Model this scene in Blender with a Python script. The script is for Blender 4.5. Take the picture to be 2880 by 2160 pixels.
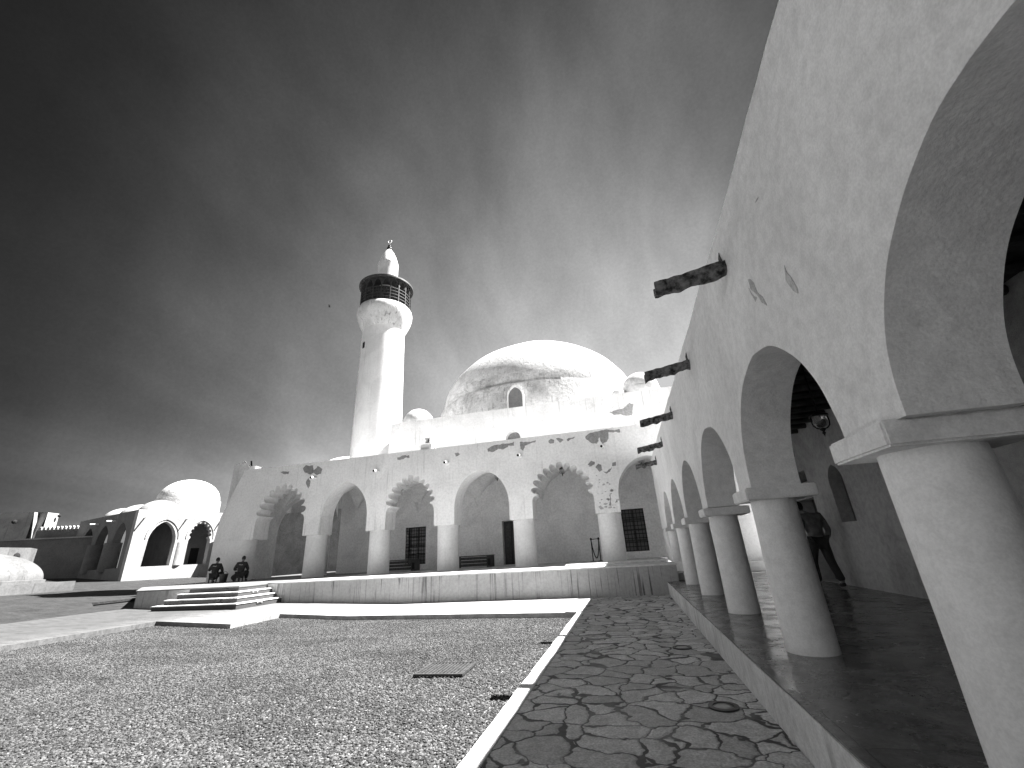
import bpy, bmesh, math, random
from mathutils import Vector, Matrix, noise
from mathutils.geometry import tessellate_polygon
random.seed(7)
S = bpy.context.scene
for o in list(bpy.data.objects): bpy.data.objects.remove(o)
C = S.collection
PI = math.pi

# ------------------------------------------------------------------ camera
F_PX, PITCH, ROLL, YAW = 1188.41, math.radians(21.6997), math.radians(-3.3177), math.radians(-13.2019)
cam = bpy.data.cameras.new('camera'); cam.sensor_width = 36; cam.lens = F_PX/2880*36
cam.clip_start = .05; cam.clip_end = 3000
co = bpy.data.objects.new('camera', cam); C.objects.link(co); S.camera = co
fwd = Vector((math.sin(YAW)*math.cos(PITCH), math.cos(YAW)*math.cos(PITCH), math.sin(PITCH)))
rt = Vector((math.cos(YAW), -math.sin(YAW), 0)); up = rt.cross(fwd)
r2 = rt*math.cos(ROLL)+up*math.sin(ROLL); u2 = up*math.cos(ROLL)-rt*math.sin(ROLL)
m = Matrix((r2, u2, -fwd)).transposed().to_4x4(); m.translation = (0, 0, 1.6); co.matrix_world = m

# ------------------------------------------------------------------ light
SUNV = Vector((.59, .32, 1)).normalized()
EL = math.asin(SUNV.z); AZ = math.atan2(SUNV.x, SUNV.y)
sun = bpy.data.lights.new('sun', 'SUN'); sun.energy = 5.0; sun.angle = math.radians(.5); sun.color = (1, .99, .98)
so = bpy.data.objects.new('sun', sun); C.objects.link(so); so.rotation_euler = SUNV.to_track_quat('Z', 'Y').to_euler()
S.view_settings.view_transform = 'Standard'; S.view_settings.look = 'None'
S.view_settings.exposure = 2.4; S.view_settings.gamma = 1
S.render.resolution_x = 1024; S.render.resolution_y = 768
W = bpy.data.worlds.new('World'); S.world = W; W.use_nodes = True

class N:                                   # tiny node helper
    def __init__(s, tree): s.t = tree; s.n = tree.nodes; s.l = tree.links
    def add(s, typ, ins=None, **kw):
        nd = s.n.new(typ)
        for k, v in kw.items(): setattr(nd, k, v)
        for k, v in (ins or {}).items():
            if hasattr(v, 'is_output') or isinstance(v, bpy.types.NodeSocket): s.l.new(v, nd.inputs[k])
            else: nd.inputs[k].default_value = v
        return nd
    def math(s, op, a, b=0., c=0., clamp=False):
        return s.add('ShaderNodeMath', {0: a, 1: b, 2: c}, operation=op, use_clamp=clamp).outputs[0]
    def ramp(s, v, a, b, lo=0., hi=1., smooth=True):
        return s.add('ShaderNodeMapRange', {0: v, 1: a, 2: b, 3: lo, 4: hi}, interpolation_type='SMOOTHSTEP' if smooth else 'LINEAR').outputs[0]
    def noise(s, vec, scale, detail=4., rough=.55, dist=0.):
        return s.add('ShaderNodeTexNoise', {'Vector': vec, 'Scale': scale, 'Detail': detail, 'Roughness': rough, 'Distortion': dist}).outputs[0]
    def scalevec(s, v, sc):
        return s.add('ShaderNodeVectorMath', {0: v, 1: sc}, operation='MULTIPLY').outputs[0]

def build_world():
    w = N(W.node_tree); w.n.clear()
    # black-and-white sky as through a red filter: near black away from the light, paling towards the hazy northern horizon
    g = w.add('ShaderNodeTexCoord').outputs['Generated']
    xyz = w.add('ShaderNodeSeparateXYZ', {0: g}); X, Y, Z = xyz.outputs
    Zc = w.math('MAXIMUM', Z, 0.)
    e = w.math('ADD', w.math('MULTIPLY', X, -.18), w.math('MULTIPLY', Y, 5.09))
    e = w.math('ADD', e, w.math('MULTIPLY', Zc, -1.74)); e = w.math('ADD', e, w.math('ADD', w.math('MULTIPLY', w.math('MULTIPLY', Zc, Zc), 2.1), w.math('MULTIPLY', w.math('MULTIPLY', X, Zc), .78)))
    e = w.math('ADD', e, w.ramp(Z, .32, .0, SKYC, SKYC+.55))
    # thin high cloud: soft wisps drawn out along the wind
    den = w.math('ADD', Zc, .22)
    pl = w.add('ShaderNodeCombineXYZ', {0: w.math('DIVIDE', X, den), 1: w.math('DIVIDE', Y, den), 2: 0.}).outputs[0]
    mp = w.add('ShaderNodeMapping', {'Vector': pl, 'Rotation': (0, 0, math.radians(-12)), 'Scale': (1.6, .5, 1)}).outputs[0]
    c1 = w.noise(mp, 1.0, 4, .5, .0); c2 = w.noise(w.add('ShaderNodeMapping', {'Vector': g, 'Scale': (1.6, 1., .7)}).outputs[0], 2.6, 6, .55, .15); c3 = w.noise(g, 170., 2, .8)
    cl = w.math('ADD', w.math('MULTIPLY', w.math('SUBTRACT', c1, .5), 1.3), w.math('MULTIPLY', w.math('SUBTRACT', c2, .5), 1.5))
    cl = w.math('ADD', cl, w.math('MULTIPLY', w.math('SUBTRACT', c3, .5), .3))
    col = w.math('ADD', w.math('POWER', 2.71828, w.math('ADD', e, cl)), .004)
    col = w.math('MINIMUM', w.math('ADD', col, w.ramp(Y, .15, -.5, 0., SKYSOUTH)), .62)  # sky behind the camera brightened as an unseen fill for the facade
    wfill = w.add('ShaderNodeVectorMath', {0: g, 1: (-.86, -.51, 0.)}, operation='DOT_PRODUCT').outputs['Value']      # added glow, unseen behind and left of the camera, brightens the shaded walls
    col = w.math('ADD', col, w.math('MULTIPLY', w.math('MULTIPLY', w.ramp(wfill, .55, .95), w.ramp(Zc, .6, .1)), WFILL))
    bg = w.add('ShaderNodeBackground', {0: w.add('ShaderNodeCombineColor', {0: col, 1: col, 2: col}).outputs[0], 1: SKYS})
    w.add('ShaderNodeOutputWorld', {0: bg.outputs[0]})
SKYC, SKYS, SKYSOUTH, WFILL = -4.73, .190, .22, .85
build_world()

# ------------------------------------------------------------------ materials
def newmat(name):
    mt = bpy.data.materials.new(name); mt.use_nodes = True
    k = N(mt.node_tree); k.n.clear()
    b = k.add('ShaderNodeBsdfPrincipled'); k.add('ShaderNodeOutputMaterial', {0: b.outputs[0]})
    pos = k.add('ShaderNodeNewGeometry').outputs['Position']
    return mt, k, b, pos
def setcol(k, b, v):
    k.l.new(k.add('ShaderNodeCombineColor', {0: v, 1: v, 2: v}).outputs[0], b.inputs['Base Color'])
def plaster(name, base=.78, blotch=.18, streak=0., fine=.10, bump=.25, stain=0., band=None):
    mt, k, b, pos = newmat(name)
    v = k.math('MULTIPLY', 1., base)
    n1 = k.ramp(k.noise(pos, .7, 7, .62, .6), .38, .66, 1., 1-blotch)
    n2 = k.ramp(k.noise(pos, 55., 3, .7), .3, .7, 1-fine, 1+fine*.5)
    n3 = k.ramp(k.noise(pos, 9., 5, .6), .35, .7, 1+fine*.3, 1-fine)
    v = k.math('MULTIPLY', v, n1); v = k.math('MULTIPLY', v, n2); v = k.math('MULTIPLY', v, n3)
    if streak:
        s1 = k.noise(k.scalevec(pos, (7., 7., .22)), 1., 3, .6)
        s2 = k.noise(k.scalevec(pos, (26., 26., .5)), 1., 2, .5)
        msk = k.ramp(k.noise(pos, .55, 3), .35, .62, .15, 1.)
        s = k.math('MULTIPLY', k.math('MAXIMUM', k.ramp(s1, .56, .66), k.ramp(s2, .62, .72, 0., .8)), msk)
        v = k.math('MULTIPLY', v, k.math('SUBTRACT', 1., k.math('MULTIPLY', s, streak)))
    if stain:
        s = k.ramp(k.noise(pos, 1.6, 9, .72, 1.2), .55, .68)
        s = k.math('MULTIPLY', s, k.ramp(k.noise(pos, 14., 5, .7), .4, .6, .3, 1.))
        v = k.math('MULTIPLY', v, k.math('SUBTRACT', 1., k.math('MULTIPLY', s, stain)))
    if band:
        zz = k.add('ShaderNodeSeparateXYZ', {0: pos}).outputs[2]
        bnd = k.math('MULTIPLY', k.ramp(zz, band[0], band[1]), k.ramp(zz, band[2], band[3], 1., 0.))
        s = k.math('MULTIPLY', bnd, k.ramp(k.noise(k.scalevec(pos, (1, 1, 1.6)), .8, 9, .75, 1.), .42, .6)); s = k.math('MULTIPLY', s, k.ramp(k.noise(pos, 5., 6, .8), .35, .62, .35, 1.))
        v = k.math('MULTIPLY', v, k.math('SUBTRACT', 1., k.math('MULTIPLY', s, .42)))
        cr = k.ramp(k.noise(k.scalevec(pos, (1.2, 1.2, 5.)), 1.4, 8, .8, .5), .56, .66); v = k.math('MULTIPLY', v, k.math('SUBTRACT', 1., k.math('MULTIPLY', cr, .35)))
    v = k.math('MINIMUM', v, .9)
    setcol(k, b, v)
    b.inputs['Roughness'].default_value = .92; b.inputs['Specular IOR Level'].default_value = .15
    h = k.math('ADD', k.math('MULTIPLY', k.noise(pos, 5., 5, .6), 1.), k.math('MULTIPLY', k.noise(pos, 60., 3, .6), .12))
    bp = k.add('ShaderNodeBump', {'Height': h, 'Strength': bump, 'Distance': .05}); k.l.new(bp.outputs[0], b.inputs['Normal'])
    return mt
def flat(name, base, rough=.7, var=.25, scale=8., metal=0., bump=.2, stretch=(1, 1, 1)):
    mt, k, b, pos = newmat(name)
    p = k.scalevec(pos, stretch)
    v = k.math('MULTIPLY', k.ramp(k.noise(p, scale, 5, .6), .3, .7, 1-var, 1+var), base)
    setcol(k, b, v); b.inputs['Roughness'].default_value = rough; b.inputs['Metallic'].default_value = metal
    bp = k.add('ShaderNodeBump', {'Height': k.noise(p, scale*2, 4), 'Strength': bump, 'Distance': .02}); k.l.new(bp.outputs[0], b.inputs['Normal'])
    return mt
M = {}
M['facade'] = plaster('facade_plaster', .87, .10, streak=.2, fine=.10, stain=.12)
M['jamb'] = plaster('column_plaster', .87, .08, streak=.06, fine=.08, bump=.3)
M['scuff'] = plaster('scuffed_plaster', .56, .25, fine=.2, stain=.2)
M['inner'] = plaster('porch_plaster', .86, .16, fine=.14, bump=.35)
M['arcade'] = plaster('arcade_plaster', .82, .14, streak=.0, fine=.10, stain=.06, bump=.4)
M['plinth'] = plaster('plinth_plaster', .72, .2, streak=.5, fine=.15, bump=.4)
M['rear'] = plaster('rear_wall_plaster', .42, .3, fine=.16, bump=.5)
M['cement'] = plaster('weathered_cement', .16, .3, streak=.3, fine=.15, stain=.3)
M['hall'] = plaster('hall_plaster', .78, .15, streak=.3, fine=.08, stain=.25)
M['dome'] = plaster('dome_plaster', .75, .25, streak=.4, fine=.12, stain=.55, bump=.6, band=(9.5, 12.6, 12.9, 14.6))
M['smalldome'] = plaster('small_dome_plaster', .75, .3, fine=.12, stain=.45)
M['minaret'] = plaster('minaret_plaster', .8, .12, streak=.12, fine=.05, stain=.1)
M['flare'] = plaster('flare_plaster', .72, .25, streak=.6, fine=.12, stain=.4)
M['terrace'] = plaster('terrace_render', .46, .15, streak=.75, fine=.12, bump=.35)
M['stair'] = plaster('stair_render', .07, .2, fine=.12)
M['patch'] = plaster('bare_render', .36, .25, fine=.25, bump=.6)
M['weathered'] = plaster('weathered_plaster', .34, .3, fine=.2, stain=.5, bump=.6)
M['gravelwhite'] = plaster('kerb_plaster', .7, .15, fine=.12, stain=.25)
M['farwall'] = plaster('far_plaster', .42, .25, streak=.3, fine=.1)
M['fardark'] = plaster('far_grey_shade', .2, .2, fine=.15)  # grey fittings, and a darker plaster with shade put in for sunless far walls
M['wood'] = flat('dark_wood', .035, .55, .4, 6., stretch=(8, 8, .6))
M['beam'] = flat('ceiling_wood', .03, .7, .5, 5.)
M['iron'] = flat('black_iron', .012, .5, .3, 20., .6)
M['balcony'] = flat('balcony_wood', .045, .6, .5, 10.)
M['lattice'] = flat('weathered_lattice_wood', .035, .7, .5, 10.)
M['spout'] = flat('gutter_stone', .10, .95, .95, 11., bump=1.)
M['hole'] = flat('dark_opening', .006, .9, .2)
M['pipe'] = flat('white_pipe', .8, .5, .05)
M['cloth'] = flat('dark_cloth', .02, .9, .3)
M['shirt'] = flat('grey_shirt', .12, .9, .3)
M['print'] = flat('faded_print', .25, .9, .5, 40.)
M['skin'] = flat('skin', .14, .6, .1)
M['hair'] = flat('hair', .008, .8, .2)
M['bucket'] = flat('bucket_plastic', .02, .5, .2)
M['brass'] = flat('lamp_metal', .03, .35, .3, 10., .8)
M['plasticlight'] = flat('step_lamp', .3, .4, .05)
M['lens'] = flat('uplight_lens', .35, .3, .15, 20.)
M['uplight'] = flat('uplight_rim', .03, .4, .2, 10., .5)
mt, k, b, pos = newmat('lamp_glass'); setcol(k, b, k.math('MULTIPLY', 1., .7)); b.inputs['Roughness'].default_value = .08; b.inputs['Transmission Weight'].default_value = .85; M['glass'] = mt; b.inputs['Base Color'].default_value = (.3, .3, .3, 1)
mt, k, b, pos = newmat('window_glass'); setcol(k, b, k.math('MULTIPLY', 1., .12)); b.inputs['Roughness'].default_value = .2; b.inputs['Specular IOR Level'].default_value = .9; M['pane'] = mt

# crazy paving
mt, k, b, pos = newmat('crazy_paving')
wob = k.add('ShaderNodeTexNoise', {'Vector': pos, 'Scale': 2.6, 'Detail': 3.}).outputs[1]
pv = k.add('ShaderNodeVectorMath', {0: pos, 1: k.scalevec(wob, (.42, .42, 0))}, operation='ADD').outputs[0]
sc = k.scalevec(pv, (1., 1.05, 0.))
ed = k.add('ShaderNodeTexVoronoi', {'Vector': sc, 'Scale': 2.55, 'Randomness': 1.}, feature='DISTANCE_TO_EDGE').outputs['Distance']
ce = k.add('ShaderNodeTexVoronoi', {'Vector': sc, 'Scale': 2.55, 'Randomness': 1.}, feature='F1').outputs['Color']
cv = k.add('ShaderNodeSeparateColor', {0: ce}).outputs[0]
gw = k.ramp(k.noise(pos, 1.7, 3), .3, .7, .004, .045)
joint = k.ramp(k.math('SUBTRACT', ed, gw), 0., .02, 0., 1.)
jn = k.ramp(k.noise(pos, 1.3, 4, .6), .45, .62, .02, .14)
st = k.math('MULTIPLY', k.ramp(cv, 0., 1., .8, 1.15), k.ramp(k.noise(pos, 7., 8, .75, .5), .3, .7, .75, 1.25))
st = k.math('MULTIPLY', st, k.ramp(k.noise(pos, 45., 3, .7), .3, .7, .7, 1.25))
st = k.math('MULTIPLY', st, .55)
setcol(k, b, k.math('ADD', k.math('MULTIPLY', st, joint), k.math('MULTIPLY', jn, k.math('SUBTRACT', 1., joint))))
b.inputs['Roughness'].default_value = .6
hh = k.math('ADD', k.math('MULTIPLY', k.ramp(k.math('SUBTRACT', ed, gw), 0., .06), 1.), k.math('MULTIPLY', k.noise(pos, 9., 6, .7), .55))
bp = k.add('ShaderNodeBump', {'Height': hh, 'Strength': .7, 'Distance': .02}); k.l.new(bp.outputs[0], b.inputs['Normal'])
M['crazy'] = mt
# light paving in front of the mosque
mt, k, b, pos = newmat('light_paving')
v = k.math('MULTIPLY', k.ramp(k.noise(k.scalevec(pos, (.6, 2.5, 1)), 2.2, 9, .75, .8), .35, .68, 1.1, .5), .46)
v = k.math('MULTIPLY', v, k.ramp(pos and k.add('ShaderNodeSeparateXYZ', {0: pos}).outputs[0], -16.5, -8., .16, 1.))  # edge darkening towards the left painted into the paving colour
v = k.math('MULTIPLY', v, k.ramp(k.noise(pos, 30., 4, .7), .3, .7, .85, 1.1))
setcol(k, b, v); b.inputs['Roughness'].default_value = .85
bp = k.add('ShaderNodeBump', {'Height': k.noise(pos, 8., 6, .7), 'Strength': .35, 'Distance': .03}); k.l.new(bp.outputs[0], b.inputs['Normal'])
M['paving'] = mt
# gravel
mt, k, b, pos = newmat('gravel_bed')
vo = k.add('ShaderNodeTexVoronoi', {'Vector': k.scalevec(pos, (1, 1, 0)), 'Scale': 28.}, feature='F1')
v = k.math('MULTIPLY', k.ramp(k.add('ShaderNodeSeparateColor', {0: vo.outputs['Color']}).outputs[0], 0., 1., .03, .3), k.ramp(vo.outputs['Distance'], .2, .55, 1., .15))  # stone gaps darkened: crevice shade painted in, together with dark soil
setcol(k, b, v); b.inputs['Roughness'].default_value = 1.; M['gravel'] = mt
mt, k, b, pos = newmat('gravel_stone')
ri = k.add('ShaderNodeObjectInfo').outputs['Random']
px = k.add('ShaderNodeSeparateXYZ', {0: pos}).outputs[0]
big = k.ramp(k.noise(k.scalevec(pos, (.6, 1.5, 1)), .55, 5, .65, .4), .35, .62, .62, 1.1)
v = k.math('MULTIPLY', k.ramp(ri, .3, .95, .022, .105), big)
setcol(k, b, v); b.inputs['Roughness'].default_value = .9; M['stone'] = mt
# rough ground
mt, k, b, pos = newmat('rough_ground')
v = k.math('MULTIPLY', k.ramp(k.noise(k.scalevec(pos, (1, 2.2, 1)), 1.1, 9, .72, .7), .3, .7, .012, .04), k.ramp(k.noise(pos, 12., 5, .8), .35, .65, .5, 1.4))
setcol(k, b, v); b.inputs['Roughness'].default_value = 1.
bp = k.add('ShaderNodeBump', {'Height': k.noise(pos, 6., 8, .8), 'Strength': .9, 'Distance': .1}); k.l.new(bp.outputs[0], b.inputs['Normal'])
M['ground'] = mt
# polished dark floor of the arcade
mt, k, b, pos = newmat('polished_floor')
br = k.add('ShaderNodeTexBrick', {'Vector': pos, 'Color1': (1, 1, 1, 1), 'Color2': (.72, .72, .72, 1), 'Mortar': (.45, .45, .45, 1), 'Scale': 1., 'Mortar Size': .006, 'Brick Width': 1.2, 'Row Height': 1.2, 'Bias': 0.}); br.offset = 0
bv = k.add('ShaderNodeSeparateColor', {0: br.outputs[0]}).outputs[0]
v = k.math('MULTIPLY', k.math('MULTIPLY', k.ramp(k.noise(pos, 2.2, 8, .7, .8), .3, .7, .09, .22), k.ramp(k.noise(pos, 40., 3, .7), .3, .7, .8, 1.15)), bv)
setcol(k, b, v)
k.l.new(k.ramp(k.noise(pos, 3., 6, .7), .3, .7, .10, .34), b.inputs['Roughness']); b.inputs['Specular IOR Level'].default_value = .6
M['floor'] = mt
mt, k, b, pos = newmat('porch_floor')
v = k.math('MULTIPLY', k.ramp(k.noise(pos, 3., 8, .7), .3, .7, .7, 1.1), k.ramp(k.add('ShaderNodeSeparateXYZ', {0: pos}).outputs[1], 19.6, 19.8, .7, .5))  # strip in the sun painted brighter than the shaded floor behind
v = k.math('MULTIPLY', v, k.ramp(k.add('ShaderNodeSeparateXYZ', {0: pos}).outputs[0], -15.2, -13.5, .28, 1.))  # darkening towards the left end painted into the floor colour
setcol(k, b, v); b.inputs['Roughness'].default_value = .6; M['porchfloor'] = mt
mt, k, b, pos = newmat('lattice_infill')
wv = k.noise(k.scalevec(pos, (14, 14, 2.5)), 1., 3)
setcol(k, b, k.ramp(wv, .45, .6, .012, .06)); b.inputs['Roughness'].default_value = .9; M['infill'] = mt

# ------------------------------------------------------------------ mesh helpers
def obj(name, bm, mat, parent=None, smooth=False, angle=None):
    me = bpy.data.meshes.new(name); bmesh.ops.recalc_face_normals(bm, faces=bm.faces)
    if parent is not None: bmesh.ops.translate(bm, verts=bm.verts, vec=-parent_world(parent))
    bm.to_mesh(me); bm.free(); me.materials.append(M[mat] if isinstance(mat, str) else mat)
    if smooth or angle:
        for p in me.polygons: p.use_smooth = True
        if angle: me.set_sharp_from_angle(angle=math.radians(angle))
    o = bpy.data.objects.new(name, me); C.objects.link(o)
    if parent is not None: o.parent = parent
    return o
def parent_world(o):
    v = Vector((0, 0, 0))
    while o is not None: v += o.location; o = o.parent
    return v
def thing(name, loc, label, cat, group=None):
    o = bpy.data.objects.new(name, None); C.objects.link(o); o.location = loc; o.empty_display_size = .3
    return tag(o, label, cat, group)
def tag(o, label, cat, group=None):
    o['label'] = label; o['category'] = cat
    if group: o['group'] = group
    return o
def struct(o, kind='structure'): o['kind'] = kind; return o
def box(bm, x0, x1, y0, y1, z0, z1, mtx=None, bevel=0.):
    r = bmesh.ops.create_cube(bm, size=1)['verts']
    for v in r: v.co = Vector((x0+(v.co.x+.5)*(x1-x0), y0+(v.co.y+.5)*(y1-y0), z0+(v.co.z+.5)*(z1-z0)))
    if bevel:
        es = list({e for v in r for e in v.link_edges}); q = bmesh.ops.bevel(bm, geom=es, offset=bevel, segments=2, affect='EDGES'); r = list({v for f in q['faces'] for v in f.verts} | {v for v in r if v.is_valid})
    if mtx:
        for v in r: v.co = mtx @ v.co
    return r
def bmbox(*a, **k): bm = bmesh.new(); box(bm, *a, **k); return bm
def lathe(bm, prof, cx, cy, n=48, mtx=None, a0=0., a1=2*PI):
    rings = []; full = abs(a1-a0-2*PI) < 1e-6; cnt = n if full else n+1
    for r, z in prof:
        rings.append([bm.verts.new((cx+r*math.cos(a0+(a1-a0)*i/n), cy+r*math.sin(a0+(a1-a0)*i/n), z)) for i in range(cnt)])
    for A, B in zip(rings, rings[1:]):
        for i in range(n):
            j = (i+1) % cnt; bm.faces.new((A[i], A[j], B[j], B[i]))
    for R, p in ((rings[0], prof[0]), (rings[-1], prof[-1])):
        if p[0] > 1e-4 and full: bm.faces.new(R)
    if mtx:
        for R in rings:
            for v in R: v.co = mtx @ v.co
    bmesh.ops.remove_doubles(bm, verts=[v for R in rings for v in R], dist=1e-5)
def tube(bm, pts, r, n=8, cap=True):
    pts = [Vector(p) for p in pts]; rad = r if isinstance(r, (list, tuple)) else [r]*len(pts); prev = None; rings = []
    for i, p in enumerate(pts):
        d = (pts[min(i+1, len(pts)-1)]-pts[max(i-1, 0)]).normalized()
        a = d.orthogonal().normalized() if prev is None else (prev-d*prev.dot(d)).normalized(); prev = a; b_ = d.cross(a)
        rings.append([bm.verts.new(p+(a*math.cos(t)+b_*math.sin(t))*rad[i]) for t in [2*PI*q/n for q in range(n)]])
    for A, B in zip(rings, rings[1:]):
        for i in range(n): bm.faces.new((A[i], A[(i+1) % n], B[(i+1) % n], B[i]))
    if cap: bm.faces.new(rings[0]); bm.faces.new(rings[-1])
def jit(pts, amp, closed=True, f=2.5):
    out = []
    for i, (u, v) in enumerate(pts):
        nx = noise.noise(Vector((u*f, v*f, 3.1))); ny = noise.noise(Vector((u*f, v*f, 9.7)))
        out.append((u+nx*amp, v+ny*amp))
    return out
def slab(bm, loops, fn0, fn1):
    """closed loops (outer first, then holes) in (u,v); fn0/fn1 map (u,v) to the two faces"""
    flatl = [Vector((u, v, 0)) for L in loops for (u, v) in L]
    tris = tessellate_polygon([[Vector((u, v, 0)) for (u, v) in L] for L in loops])
    A = [bm.verts.new(fn0(p.x, p.y)) for p in flatl]; B = [bm.verts.new(fn1(p.x, p.y)) for p in flatl]
    for t in tris:
        try: bm.faces.new([A[i] for i in t]); bm.faces.new([B[i] for i in reversed(t)])
        except ValueError: pass
    k0 = 0
    for L in loops:
        n = len(L)
        for i in range(n):
            a, c = k0+i, k0+(i+1) % n
            try: bm.faces.new((A[a], A[c], B[c], B[a]))
            except ValueError: pass
        k0 += n
def dense(P_, step):
    out = []
    for i in range(len(P_)-1):
        a, c = Vector(P_[i]), Vector(P_[i+1]); n = max(1, int((c-a).length/step))
        out += [tuple(a+(c-a)*j/n) for j in range(n)]
    out.append(tuple(P_[-1])); return out
def arch_pts(c, hw, z0, zv, za, n=22, point=.08):
    L = [(c-hw, z0)]
    for i in range(n+1):
        s = (i/n)**1.7; f = (1-point)*math.sqrt(max(0, 1-(1-s)**2))+point*s; L.append((c-hw*(1-s), zv+(za-zv)*f))
    R = [(2*c-u, v) for (u, v) in reversed(L[:-1])]
    return L+R
def lobed_pts(c, hw, z0, zl, za, n=11, depth=.27):
    base = arch_pts(c, hw-depth*.85, zl, zl+.05, za-depth*.8, 60, .12)[1:-1]
    ds = [0]
    for a, d in zip(base, base[1:]): ds.append(ds[-1]+math.dist(a, d))
    T = ds[-1]
    def at(s):
        for i in range(len(ds)-1):
            if ds[i+1] >= s or i == len(ds)-2:
                t = (s-ds[i])/max(1e-6, ds[i+1]-ds[i]); a, d = Vector(base[i]), Vector(base[i+1]); p = a+(d-a)*t; tn = (d-a).normalized(); return p, Vector((-tn.y, tn.x))
    L = [(c-hw, z0), (c-hw, zl-.35), (c-hw+.02, zl-.2), (c-hw+.1, zl-.06), (c-hw+depth*.8, zl-.0)]
    for i in range(n):
        for j in range(9):
            t = (j+.0)/8
            if i and j == 0: continue
            p, nn = at(T*(i+t)/n); q = p+nn*depth*(math.sin(PI*t)**.55 if 0 < t < 1 else 0); L.append((q.x, q.y))
    R = [(2*c-u, v) for (u, v) in reversed([(c-hw, z0), (c-hw, zl-.35), (c-hw+.02, zl-.2), (c-hw+.1, zl-.06), (c-hw+depth*.8, zl-.0)])]
    return L+R

# ------------------------------------------------------------------ terrain
def gz(x):
    if x > -9: return 0.
    if x > -14.6: return .2*(-x-9)/5.6
    if x > -19: return .2+.007*(-x-14.6)
    return .231+.047*(min(-x, 60)-19)
def sheet(name, poly, dz, mat, thick=.0, step=1., kind='structure'):
    """a sheet draped on the rising ground, cut in x strips"""
    bm = bmesh.new(); n = len(poly); bm.faces.new([bm.verts.new((x, y, 0)) for x, y in poly])
    xs = (-9., -14.6, -19., -60.); x0 = min(p[0] for p in poly); x1 = max(p[0] for p in poly)
    for xc in xs:
        if x0 < xc < x1: bmesh.ops.bisect_plane(bm, geom=bm.verts[:]+bm.edges[:]+bm.faces[:], plane_co=(xc, 0, 0), plane_no=(1, 0, 0))
    if thick:
        top = bm.faces[:]; ex = bmesh.ops.extrude_face_region(bm, geom=top); vs = [e for e in ex['geom'] if isinstance(e, bmesh.types.BMVert)]
        for v in vs: v.co.z += 1
        for v in bm.verts: v.co.z = gz(v.co.x)+dz-(thick if v.co.z < .5 else 0)
    else:
        for v in bm.verts: v.co.z = gz(v.co.x)+dz
    o = obj(name, bm, mat); o['kind'] = kind; return o
sheet('ground', [(-700, -500), (700, -500), (700, 900), (-700, 900)], -.17, 'ground')
sheet('courtyard_earth', [(-75, -20), (-20.5, -20), (-20.5, 14), (-24.6, 16.5), (-24.6, 75), (-75, 75)], -.02, 'ground', .1)
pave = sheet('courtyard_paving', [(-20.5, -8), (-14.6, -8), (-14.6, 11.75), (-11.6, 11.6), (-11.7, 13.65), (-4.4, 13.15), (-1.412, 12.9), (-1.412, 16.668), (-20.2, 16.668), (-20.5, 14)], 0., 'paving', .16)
path = sheet('stone_path', [(-1.41, -6), (1.108, -6), (1.108, 16.668), (-1.41, 16.668)], -.004, 'crazy', .16)
kerb = sheet('path_kerb', dense([(-1.6, -6), (-1.6, 12.9)], .35)+[(-1.412, 12.9), (-1.412, -6)], .004, 'gravelwhite', .18)
for v in kerb.data.vertices:
    if v.co.x < -1.5: v.co.x += .025*noise.noise(Vector((v.co.y*1.7, 0, 0)))
bed = sheet('gravel_bed', [(-14.6, -8), (-1.6, -8), (-1.6, 12.95), (-4.4, 13.2), (-11.7, 13.7), (-11.65, 11.6), (-14.6, 11.75)], -.125, 'gravel')

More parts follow.
